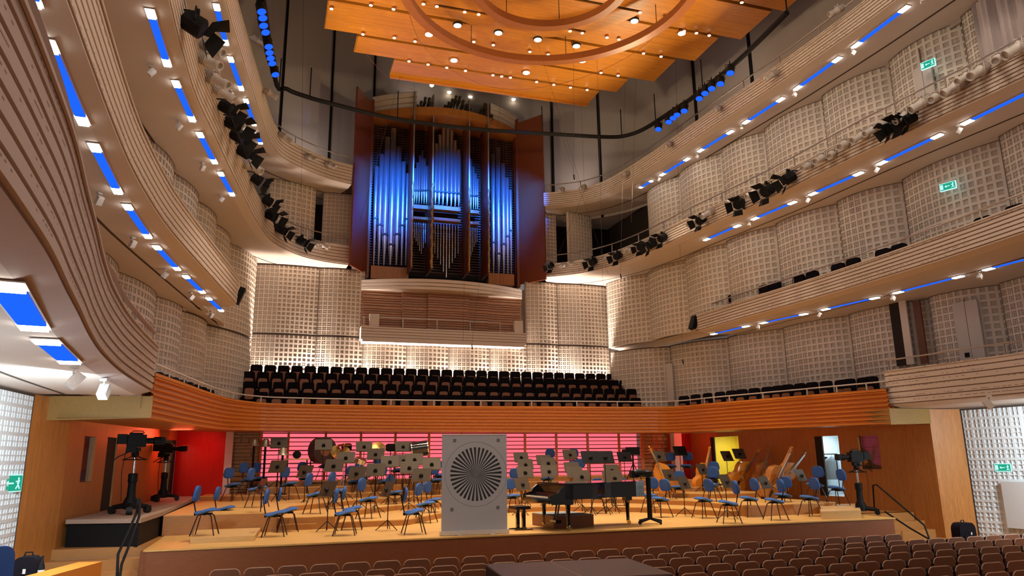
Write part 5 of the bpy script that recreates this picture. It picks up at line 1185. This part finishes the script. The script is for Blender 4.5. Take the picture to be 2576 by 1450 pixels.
# thin suspension cables
CB = [((1443, 262), (1443, 440), 20), ((1010, 180), (905, 560), 24), ((760, 330), (757, 620), 24), ((1505, 270), (1518, 780), 21), ((1571, 250), (1561, 690), 22), ((1710, 590), (1717, 905), 22), ((1590, 500), (1588, 560), 22), ((1195, 800), (1187, 868), 25), ((1042, 205), (1042, 250), 26), ((1171, 560), (1165, 860), 27), ((1470, 480), (1385, 690), 24), ((1460, 480), (1530, 690), 24), ((1320, 0), (1465, 480), 20)]
for i, (a, b, y) in enumerate(CB):
    P, Q = aty(*a, y), aty(*b, y)
    d_ = P-Q; d_ = d_ if abs(d_.x) < 1.2 else Vector((0, 0, 1)); T_ = P+d_*((15.05-P.z)/d_.z)
    if not (13.4 < T_.y < 24.05 and any(r_[0] <= T_.y <= r_[1]+.1 and r_[2] <= T_.x <= r_[3] for r_ in rows)): T_ = P+d_*((21.5-P.z)/d_.z)
    mb = MB(); mb.tube([T_, P, Q], .004, 4); o = mb.build('suspension_cable', M_CABLE, None); tag(o, 'thin dark suspension cable hanging from the canopy towards the choir', 'cable', 'thin cables hanging from the canopy')
    if i in (0, 4, 5, 7): mb = MB(); mb.tube([Q, Q+Vector((.02, 0, -.16))], .02, 6); k = mb.build('microphone', M_BLACK, o)
for i, pts in enumerate((((1020, 0), (1060, 110), (1160, 190), (1283, 225), (1450, 200), (1600, 130), (1720, 20)), ((920, 135), (960, 180), (1005, 215), (1040, 225)))):
    mb = MB(); mb.tube([atz(px, py, 14.2) for px, py in smoothpl(pts, 5)], .007, 4); o = mb.build('red_cable', mat('red_cable', (.16, .02, .012), .5)); tag(o, ('long thin red cable looping in an arc under the canopy', 'short dark cable drooping from the canopy end near the organ')[i], 'cable')

# ================================================================ DOUBLE BASSES
def bass(b, s, y, mt, label, yaw=0, scale=None):
    P, Q = aty(*b, y), aty(*s, y); ax = (Q-P); L = ax.length; k = L/1.85; z = ax.normalized(); yv = Matrix.Rotation(math.radians(yaw), 3, 'Z') @ Vector((0, 1, 0)); x = yv.cross(z).normalized(); yv = z.cross(x)
    r = empty('double_bass'); r.matrix_world = Matrix((( x.x, yv.x, z.x, P.x), (x.y, yv.y, z.y, P.y), (x.z, yv.z, z.z, P.z), (0, 0, 0, 1))) @ Matrix.Scale(k, 4)
    prof = [(0, .10), (.23, .11), (.35, .19), (.385, .33), (.345, .46), (.25, .56), (.235, .65), (.275, .77), (.29, .88), (.25, 1.0), (.14, 1.11), (.04, 1.19)]
    R_ = [Vector(p) for p in prof]; sm = [(p.x, p.y) for p in smoothpl(R_, 3)]; out = [(x_, z_) for x_, z_ in sm]+[(-x_, z_) for x_, z_ in reversed(sm) if x_ > .001]
    mb = MB(); mb.prism(out, -.10, .10, XZ); mb.build('body', mt, r, False)
    for nm, q in (('belly', -1), ('back', 1)):
        mb = MB(); c = Vector((0, .62)); n = len(out)
        for rr_, yy in ((1.03, .095), (1.03, .105), (.8, .125), (.4, .14)):
            for p in out: v = c+(Vector(p)-c)*rr_; mb.v.append((v.x, q*yy, v.y))
        mb.v.append((0, q*.143, .62))
        for j in range(3):
            for i in range(n): f = (j*n+i, j*n+(i+1) % n, (j+1)*n+(i+1) % n, (j+1)*n+i); mb.f.append(f if q > 0 else f[::-1]); mb.mi.append(0)
        for i in range(n): f = (3*n+i, 3*n+(i+1) % n, 4*n); mb.f.append(f if q > 0 else f[::-1]); mb.mi.append(0)
        mb.build(nm, mt, r, True)
    mb = MB(); mb.prism([(-.022, 1.10), (.022, 1.10), (.018, 1.68), (-.018, 1.68)], -.14, -.07, XZ); mb.build('neck', mt, r)
    mb = MB(); mb.prism([(-.045, .80), (.045, .80), (.022, 1.66), (-.022, 1.66)], -.185, -.155, XZ); mb.build('fingerboard', M_RAIL, r)  # grey of the lit neck put into the fingerboard colour
    mb = MB(); mb.prism([(-.03, 1.66), (.03, 1.66), (.025, 1.80), (-.025, 1.80)], -.15, -.08, XZ)
    pts = []
    for i in range(14): a = i*.55; rr_ = .055*(1-i/16); pts.append((0, -.10-math.cos(a)*rr_+.0, 1.83+math.sin(a)*rr_))
    mb.tube(pts, [.026*(1-i/30) for i in range(14)], 6)
    for s_ in (-1, 1):
        for zz in (1.70, 1.76): mb.tube([(0, -.115, zz), (s_*.09, -.115, zz+.01)], .008, 5)
    mb.build('scroll', mt, r)
    mb = MB(); mb.prism([(-.075, .50), (.075, .50), (.05, .58), (.03, .63), (-.03, .63), (-.05, .58)], -.20, -.185, XZ); mb.box((0, -.165, .52), (.12, .06, .02)); mb.build('bridge', M_PLY, r)
    mb = MB(); mb.prism([(-.02, .18), (.02, .18), (.04, .40), (-.04, .40)], -.175, -.155, XZ); mb.build('tailpiece', M_EBONY, r)
    for k2 in range(4):
        o_ = -.03+.02*k2; mb = MB(); mb.tube([(o_*.9, -.178, .38), (o_, -.203, .63), (o_*.6, -.19, 1.66)], .003, 3, False); mb.build('string', M_CHROME, r)
    for s_ in (-1, 1): mb = MB(); mb.prism([(s_*.13-.008, .56), (s_*.13+.008, .56), (s_*.12+.008, .74), (s_*.12-.008, .74)], -.141, -.125, XZ); mb.build('sound_hole', M_EBONY, r)
    mb = MB(); mb.tube([(0, 0, .13), (0, 0, .0)], .008, 5); mb.build('endpin', M_CHROME, r)
    tag(r, label, 'double bass'); return r
bass((1695, 1246), (1632, 1124), 22.0, M_BASSV, 'orange double bass leaning left with its scroll above a pale desk, nearest the lattice', -25)
bass((1756, 1240), (1780, 1126), 22.8, M_BASSV, 'orange double bass with pale scroll standing before the red side wall', 22)
bass((1838, 1232), (1905, 1128), 22.6, M_BASSV, 'orange double bass leaning right in the middle of the bass section', 8)
bass((1905, 1225), (1930, 1126), 21.9, M_BASSD, 'dark double bass mostly hidden, only its curled scroll rising behind blue chairs', 15)
bass((1918, 1262), (1983, 1126), 19.7, M_BASSD, 'brown double bass with pale pegs leaning right on a stool, nearest the doorway', 20)
bass((1945, 1232), (2022, 1134), 20.3, M_BASSD, 'dark double bass tilted lowest towards the right with a black scroll', 10)

# ================================================================ PERCUSSION AT THE REAR
def on_rear(px, y): P = aty(px, 1200, y); return P.x, onxy(P.x, y)
M_BELL = mat('bell_metal', (.42, .40, .30), .35, .7)
for px, pt, pb, y, d in ((634, 1104, 1123, 25.3, 'leftmost, before the wooden block wall'), (663, 1104, 1125, 25.3, 'middle, at the lattice edge'), (708, 1127, 1146, 24.6, 'lowest, by a music stand')):
    x, zf = on_rear(px, y); zt = aty(px, pt, y).z; zb = aty(px, pb, y).z; h = zt-zb; r = empty('plate_bell', (x, y, zf)); tag(r, 'grey metal bell mouth down on a tall black stand, '+d, 'bell')
    z0 = zb-zf; mb = MB(); mb.lathe([(.175, z0), (.165, z0+.02), (.125, z0+h*.3), (.105, z0+h*.75), (.07, z0+h*.98), (.0, z0+h)], n=20); mb.build('bell', M_BELL, r, True)
    mb = MB(); mb.tube([(0, 0, .03), (0, 0, z0+.03)], .035, 8); mb.build('post', M_BLACK, r); mb = MB(); mb.lathe([(.2, 0), (.2, .02), (.05, .04)], n=16); mb.build('base', M_BLACK, r)
def disc_thing(name, px, py, y, r, mt, label, cat, tilt=(0, 0), th=.01, dome=.03, face=(0, -1, 0)):
    P = aty(px, py, y); zf = onxy(P.x, y); o = empty(name, (P.x, y, zf)); tag(o, label, cat); h = P.z-zf
    mb = MB(); mb.lathe([(0.001, dome+.02), (r*.15, dome+.02), (r*.22, dome), (r*.7, dome*.5), (r, 0), (r, -th), (r*.2, dome-th)], (0, 0, h), 24, face); mb.build('disc', mt, o, True)
    mb = MB(); mb.tube([(0, .03, 0), (0, .03, h)], .012, 5)
    for k in range(3): a = k*2.1; mb.tube([(0, .03, .3), (.25*math.cos(a), .25*math.sin(a)+.03, .01)], .01, 4)
    mb.build('stand', M_CHROME, o); return o
disc_thing('cymbal', 845, 1137, 25.2, .20, M_BRASS, 'brass cymbal upright beside the great dark drum', 'cymbal', face=(.5, -1, .1))
disc_thing('cymbal', 866, 1120, 25.3, .22, M_BRASS, 'brass cymbal lying flat above the upright ones', 'cymbal', face=(0, -.15, 1))
disc_thing('cymbal', 868, 1138, 25.0, .17, M_BRASS, 'small tilted brass cymbal under the flat one', 'cymbal', face=(-.6, -1, .4))
disc_thing('cymbal', 952, 1130, 25.3, .24, M_BRASS, 'large shiny brass cymbal showing above a bronze desk', 'cymbal', face=(.1, -1, .25))
# great dark drum (seen from the skin side) and black bass drum
P = aty(811, 1134, 25.2); zf = onxy(P.x, 25.2); o = empty('concert_drum', (P.x, 25.2, zf)); tag(o, 'great dark round drum standing upright with brown skin before the red screen', 'drum'); h = P.z-zf
mb = MB(); mb.lathe([(.36, -.18), (.43, -.18), (.43, .18), (.36, .18)], (0, 0, h), 28, (.55, -1, 0)); mb.build('shell', mat('drum_shell', (.05, .02, .02), .4), o, True)
mb = MB(); mb.lathe([(.37, .175), (.0, .185)], (0, 0, h), 28, (.55, -1, 0)); mb.build('skin', mat('drum_skin', (.22, .09, .05), .5), o)
mb = MB(); mb.tube([(-.35, 0, .02), (-.35, 0, h)], .02, 6); mb.tube([(.35, 0, .02), (.35, 0, h)], .02, 6); mb.tube([(-.35, 0, .1), (.35, 0, .1)], .02, 6); mb.build('frame', M_BLACK, o)
P = aty(1055, 1130, 25.2); zf = onxy(P.x, 25.2); o = empty('bass_drum', (P.x, 25.2, zf)); tag(o, 'shiny black bass drum on a stand with chrome hoops left of the banner', 'drum'); h = P.z-zf
mb = MB(); mb.lathe([(.22, -.27), (.255, -.26), (.255, .26), (.22, .27)], (0, 0, h), 24, (1, -.12, .12)); mb.build('shell', mat('drum_gloss', (.02, .025, .025), .12, coat=.6), o, True)
for s in (-1, 1): mb = MB(); mb.lathe([(.265, s*.27-.02), (.275, s*.27-.015), (.275, s*.27+.015), (.265, s*.27+.02)], (0, 0, h), 24, (1, -.12, .12)); mb.build('hoop', M_CHROME, o, True)
mb = MB()
for s in (-1, 1): mb.tube([(s*.2, -.2, .0), (s*.12, 0, h-.28)], .014, 5); mb.tube([(s*.2, .2, .0), (s*.12, 0, h-.28)], .014, 5)
mb.tube([(-.22, 0, h-.30), (.22, 0, h-.30)], .02, 6); mb.build('stand', M_CHROME, o)
# drum kit cluster in the middle: small chrome drum
P = aty(905, 1160, 24.0); zf = onxy(P.x, 24.0); o = empty('snare_drum', (P.x, 24.0, zf)); tag(o, 'small chrome snare drum on a stand among the bronze desks', 'drum'); h = P.z-zf
mb = MB(); mb.lathe([(.17, 0), (.18, .01), (.18, .14), (.17, .15)], (0, 0, h-.07), 20, (.3, -.3, 1)); mb.build('shell', M_CHROME, o, True); mb = MB(); mb.tube([(0, 0, .25), (0, 0, h-.08)], .015, 5)
for k in range(3): a = k*2.1+.4; mb.tube([(0, 0, .3), (.25*math.cos(a), .25*math.sin(a), .01)], .011, 4)
mb.build('stand', M_CHROME, o)
# percussion table with case
P = aty(748, 1156, 24.9); zf = onxy(P.x, 24.9); o = empty('side_table', (P.x, 24.9, zf)); tag(o, 'narrow table on thin legs with pale top before the glowing lattice', 'table'); h = P.z-zf
mb = MB(); mb.box((0, 0, h), (.75, .4, .04)); mb.build('top', M_PLY, o)
for a in (-.33, .33):
    for b in (-.17, .17): mb = MB(); mb.tube([(a, b, 0), (a*.9, b, h)], .014, 5); mb.build('leg', M_BLACK, o)
mb = MB(); mb.lathe([(.09, -.1), (.12, -.06), (.12, .06), (.09, .1)], (0, 0, 0), 14, (.3, -1, 0)); c = mb.build('black_drum_case', M_BLACK); c.location = (P.x-.02, 24.9, zf+h+.14); tag(c, 'small round black case on the narrow pale table', 'case')
for i, (px, py, y) in enumerate(((872, 1125, 25.9), (983, 1126, 25.9), (868, 1126, 25.6))[:2]):
    P = aty(px, py+0, y-.3); zf = onxy(P.x, y-.3); o = empty('black_stool', (P.x, y-.3, zf)); tag(o, 'black backrest of a percussion stool, %s from the great drum' % ORD[i], 'stool'); h = P.z-zf
    mb = MB(); mb.prism([(x, z+h-.14) for x, z in rr(.34, .26, .08)], -.02, .02, XZ); mb.build('backrest', M_BLACK, o); mb = MB(); mb.lathe([(.17, h-.45), (.18, h-.42), (.17, h-.38)], (0, -.2, 0), 14); mb.build('seat', M_BLACK, o); mb = MB(); mb.tube([(0, -.2, 0), (0, -.2, h-.42), (0, 0, h-.4), (0, 0, h-.1)], .015, 5); mb.build('post', M_BLACK, o)

# ================================================================ STUDIO CAMERAS
def studio_cam(base, z0, top, rz, label, lens=1):
    P = atz(*base, z0); H = (zfor(P.x, P.y, top)-z0)*.98; print('cam', P, H); r = empty('studio_camera', (P.x, P.y, z0), rz); tag(r, label, 'camera'); k = H/2.0
    for i in range(3):
        a = i*2*math.pi/3+.4; c, s = math.cos(a), math.sin(a); mb = MB(); mb.tube([(0, 0, .22*k), (c*.45*k, s*.45*k, .16*k)], [.08*k, .05*k], 8); leg = mb.build('leg', M_BLACK, r)
        mb = MB(); mb.lathe([(.075*k, -.07*k), (.08*k, 0), (.075*k, .07*k)], (c*.45*k, s*.45*k, .08*k), 14, (-s, c, 0)); mb.box((c*.45*k, s*.45*k, .14*k), (.13*k, .13*k, .08*k), a); mb.build('wheel', M_BLACKS, leg)
    mb = MB(); mb.lathe([(.15*k, .12*k), (.16*k, .3*k), (.10*k, .42*k), (.09*k, .75*k), (.11*k, .76*k), (.11*k, .95*k), (.075*k, .97*k)], n=14); mb.build('column', M_BLACK, r, True)
    mb = MB(); mb.lathe([(.035*k, .9*k), (.035*k, 1.35*k)], (0, 0, 0), 10); mb.build('inner_tube', M_CHROME, r, True)
    mb = MB(); R_ = .27*k; mb.tube([(R_*math.cos(t*math.pi/10), R_*math.sin(t*math.pi/10), 1.30*k) for t in range(21)], .014*k, 6)
    for t in range(4): mb.tube([(0, 0, 1.40*k), (R_*math.cos(t*math.pi/2), R_*math.sin(t*math.pi/2), 1.30*k)], .012*k, 5)
    mb.build('steering_ring', M_BLACK, r, True)
    mb = MB(); mb.lathe([(.07*k, 1.36*k), (.09*k, 1.42*k), (.07*k, 1.50*k)], n=12); mb.box((0, 0, 1.55*k), (.22*k, .14*k, .10*k)); mb.build('pan_head', M_BLACK, r)
    mb = MB(); mb.box((0, 0, 1.76*k), (.42*k, .24*k, .30*k)); mb.box((-.02*k, 0, 1.93*k), (.30*k, .16*k, .06*k)); mb.tube([(-.14*k, 0, 1.95*k), (-.10*k, 0, 2.0*k), (.12*k, 0, 2.0*k), (.16*k, 0, 1.95*k)], .012*k, 5); mb.build('camera_body', M_BLACK, r)
    mb = MB(); mb.lathe([(.07*k, .20*k), (.075*k, .38*k), (.10*k, .40*k), (.10*k, .62*k)], (0, 0, 1.76*k), 14, (1, 0, 0)); mb.box((.60*k, 0, 1.76*k), (.10*k, .22*k, .17*k)); mb.build('lens', M_BLACK, r)
    mb = MB(); mb.box((-.33*k, 0, 1.80*k), (.20*k, .24*k, .24*k)); mb.box((-.12*k, -.16*k, 1.55*k), (.22*k, .03*k, .16*k)); mb.build('viewfinder_monitor', M_BLACK, r)
    mb = MB(); mb.tube([(0, .1*k, 1.55*k), (-.35*k, .14*k, 1.38*k), (-.45*k, .14*k, 1.30*k)], .014*k, 5); mb.build('pan_bar', M_BLACK, r)
    mb = MB(); mb.tube([(-.2*k, .1, 1.6*k), (-.25*k, .12, 1.0*k), (-.2*k, .1, .3*k)], .008, 4); mb.build('cable', M_CABLE, r); return r
studio_cam((325, 1294), .5, 1081, math.radians(15), 'tall black studio camera on a wheeled pedestal, nearer of the two on the side platform')
studio_cam((408, 1262), .5, 1109, math.radians(-8), 'black studio camera on a wheeled pedestal, farther back on the side platform')
studio_cam((2168, 1296), .0, 1128, math.radians(172), 'black studio camera on a wheeled pedestal at the right end of the stage')
# remote camera on a column beside the piano
q = atz(1636, 1318, 0); r = empty('remote_camera', (q.x, q.y, 0)); tag(r, 'black remote camera on a slim column at the tail of the piano', 'camera')
mb = MB(); mb.tube([(0, 0, .1), (0, 0, 1.05)], .06, 10); mb.build('column', M_BLACK, r, True)
for k in range(4): a = k*math.pi/2+.3; mb = MB(); mb.tube([(0, 0, .12), (.34*math.cos(a), .34*math.sin(a), .05)], .03, 6); mb.lathe([(.04, -.02), (.04, .02)], (.34*math.cos(a), .34*math.sin(a), .04), 10, (math.sin(a), math.cos(a), 0)); mb.build('foot', M_BLACK, r)
mb = MB(); mb.lathe([(.05, -.10), (.12, -.06), (.12, .06), (.05, .10)], (0, 0, 1.14), 14); mb.lathe([(.09, -.1), (.10, .14), (.07, .2)], (-.20, 0, 1.16), 14, (-1, -.1, .05)); mb.box((-.38, 0, 1.14), (.16, .14, .16)); mb.build('camera_head', M_BLACKS, r, True)
P = aty(1592, 1150, 24.6); zf = onxy(P.x, 24.6); r = empty('tripod_camera', (P.x, 24.6, zf)); h = aty(1592, 1127, 24.6).z-zf; tag(r, 'small black camera on a stand at the rear before the lattice corner', 'camera')
mb = MB(); mb.box((0, 0, h-.12), (.45, .25, .28)); mb.lathe([(.07, 0), (.07, .2)], (-.2, 0, h-.12), 10, (-1, 0, 0)); mb.build('camera_body', M_BLACK, r); mb = MB(); mb.tube([(0, 0, .3), (0, 0, h-.25)], .03, 6); mb.build('post', M_BLACK, r)
for k in range(3): a = k*2.1; mb = MB(); mb.tube([(0, 0, .6), (.3*math.cos(a), .3*math.sin(a), .01)], .015, 5); mb.build('leg', M_BLACK, r)

# ================================================================ RAILS, BAGS, RACK, FOREGROUND
def railobj(pts, label, r=.022):
    P0 = Vector(pts[0]); mb = MB(); mb.tube([Vector(p)-P0 for p in pts], r, 8); o = mb.build('stair_handrail', M_BLACK, None, True); o.location = P0; tag(o, label, 'handrail'); return o
railobj([aty(347, 1256, 15.2), aty(344, 1290, 15.0), aty(320, 1345, 14.6), aty(297, 1395, 14.2), aty(294, 1460, 14.1)], 'black bent handrail of the left stage steps, outer one')
railobj([aty(352, 1256, 15.1), aty(350, 1300, 14.9), aty(330, 1360, 14.5), aty(306, 1420, 14.1), aty(300, 1460, 14.0)], 'black bent handrail of the left stage steps, inner one beside the first')
railobj([atz(2200, 1286, 0), aty(2196, 1222, 16.9), aty(2205, 1220, 16.8), aty(2325, 1322, 15.5), aty(2340, 1362, 15.2)], 'long dark handrail descending the right stage steps against the cherry wall')
railobj([aty(2226, 1288, 16.2), aty(2290, 1330, 15.4), aty(2335, 1356, 15.0)], 'lower thin dark handrail beside the right stage steps')
def backpack(px, py, y, w_, h, label):
    P = aty(px, py, y); r = empty('backpack', (P.x, y, P.z)); tag(r, label, 'bag'); mb = MB(); mb.prism(rr(w_, h, w_*.28, 6, taper=.08), -.13, .13, XZ); mb.build('body', M_BKFAB, r)
    mb = MB(); mb.prism([(x, z+h*.12) for x, z in rr(w_*.7, h*.45, w_*.15, 5)], -.19, -.13, XZ); mb.build('front_pocket', M_BKFAB, r); mb = MB(); mb.tube([(-.06, 0, h-.02), (-.04, 0, h+.05), (.04, 0, h+.05), (.06, 0, h-.02)], .012, 5); mb.build('handle', M_BLACK, r)
    mb = MB(); mb.box((.02, -.20, h*.62), (.035, .01, .06)); mb.build('tag', M_WMET, r)
backpack(2431, 1385, 14.9, .55, .66, 'large black backpack standing against the cherry wall right of the stage')
backpack(60, 1490, 12.2, .30, .46, 'dark red-black bag on the floor beside the left wall')
P = aty(99, 1470, 12.0); r = empty('water_bottle', P); tag(r, 'dark slim bottle with a white label next to the dark bag', 'bottle'); mb = MB(); mb.lathe([(.035, 0), (.04, .02), (.04, .22), (.015, .30), (.015, .36)], n=12); mb.build('body', M_BLACK, r, True); mb = MB(); mb.lathe([(.041, .10), (.041, .18)], n=12); mb.build('label_band', M_WMET, r)
# corner of a blue seat at the bottom left
P = aty(-34, 1535, 9.5); r = empty('blue_chair', P, .5); tag(r, 'edge of a dark blue upholstered seat cut by the bottom left corner', 'seat'); mb = MB(); mb.prism(rr(.42, .62, .10, taper=.1), 0, .1, XZ); mb.build('backrest', M_FAB, r); mb = MB(); mb.box((.02, -.2, .1), (.42, .4, .08)); mb.build('seat_pad', M_FAB, r)
# orange stair newel box at the left foreground
mb = MB(); a = [atz(210, 1412, -.65), atz(243, 1410, -.65)]; p0 = aty(236, 1420, 12.0); mb.prism([(-.16, -1.6), (.16, -1.6), (.16, 0), (-.16, 0)], -1.0, 0); o = mb.build('stair_parapet', M_WFASC); o.location = (p0.x-.1, 12.3, aty(230, 1414, 12.3).z); o.rotation_euler = (0, 0, -.25); tag(o, 'slanted orange wood parapet end in the left foreground', 'parapet')
# dark veneered mixing desk cover in the foreground
z = .16; pts = [atz(1222, 1420, z), atz(1578, 1405, z)]; dv = (pts[1]-pts[0]); dl = dv.length; dn = Vector((dv.y, -dv.x, 0)).normalized(); q = [pts[0], pts[1], pts[1]+dn*1.5, pts[0]+dn*1.5]
r = empty('mixing_desk_case', (pts[0].x, pts[0].y, z)); tag(r, 'large dark box top with a centre seam in the foreground among the seats', 'case'); inv = pts[0]
mb = MB(); mb.prism([((p-inv).x, (p-inv).y) for p in q], -1.1, -.02); mb.build('sides', M_BLACK, r); mb = MB(); mb.prism([((p-inv).x, (p-inv).y) for p in q], -.02, 0); mb.build('top', mat('dark_laminate', (.11, .075, .075), .45), r)
m0 = (pts[0]*.56+pts[1]*.44-inv); mb = MB(); mb.prism([(m0.x, m0.y), (m0.x+.01, m0.y), ((m0+dn*1.5).x+.01, (m0+dn*1.5).y), ((m0+dn*1.5).x, (m0+dn*1.5).y)], .0, .003); mb.build('seam', M_SEATR, r)
# coat rack with shirts in the lit doorway
u = isect(2086, 1180, RB, RC)[0]; c = wpt(RB, RC, u, 0, .42); _d = ray(2086, 1180); c = c+Vector((_d.x, _d.y, 0)).normalized()*.8; zr = isect(2085, 1143, RB, RC)[1]; ang = math.atan2(RC[1]-RB[1], RC[0]-RB[0])
r = empty('coat_rack', (c.x, c.y, .42), ang); tag(r, 'black coat rack in the bright doorway', 'coat rack'); hh = zr-.42
for s in (-.35, .35): mb = MB(); mb.tube([(s, 0, 0), (s, 0, hh)], .015, 5); mb.build('upright', M_BLACK, r); mb = MB(); mb.tube([(s, -.2, .02), (s, .2, .02)], .015, 5); mb.build('foot', M_BLACK, r)
mb = MB(); mb.tube([(-.38, 0, hh), (.38, 0, hh)], .018, 6); mb.build('rail', M_BLACK, r)
for i, (s, mt, lb) in enumerate(((.16, M_CLOTH, 'light blue denim shirt hanging on the coat rack'), (-.16, M_BKFAB, 'dark coat hanging on the coat rack behind the shirt'))):
    mb = MB(); n = 14
    for j, (w_, z_) in enumerate(((.06, 0), (.20, -.07), (.24, -.15), (.22, -.4), (.24, -.72))):
        for k in range(n): a = 2*math.pi*k/n; mb.v.append((w_*math.cos(a), (.07+.02*math.sin(3*a+j))*math.sin(a), z_))
    for j in range(4):
        for k in range(n): mb.f.append((j*n+k, j*n+(k+1) % n, (j+1)*n+(k+1) % n, (j+1)*n+k)); mb.mi.append(0)
    mb.tube([(0, 0, .0), (0, 0, .06)], .006, 4)
    o = mb.build('hanging_shirt' if i == 0 else 'hanging_coat', mt, None, True); o.location = Vector((c.x, c.y, zr-.08))+Vector((math.cos(ang)*s, math.sin(ang)*s, 0)); o.rotation_euler = (0, 0, ang+.5); tag(o, lb, 'clothing')
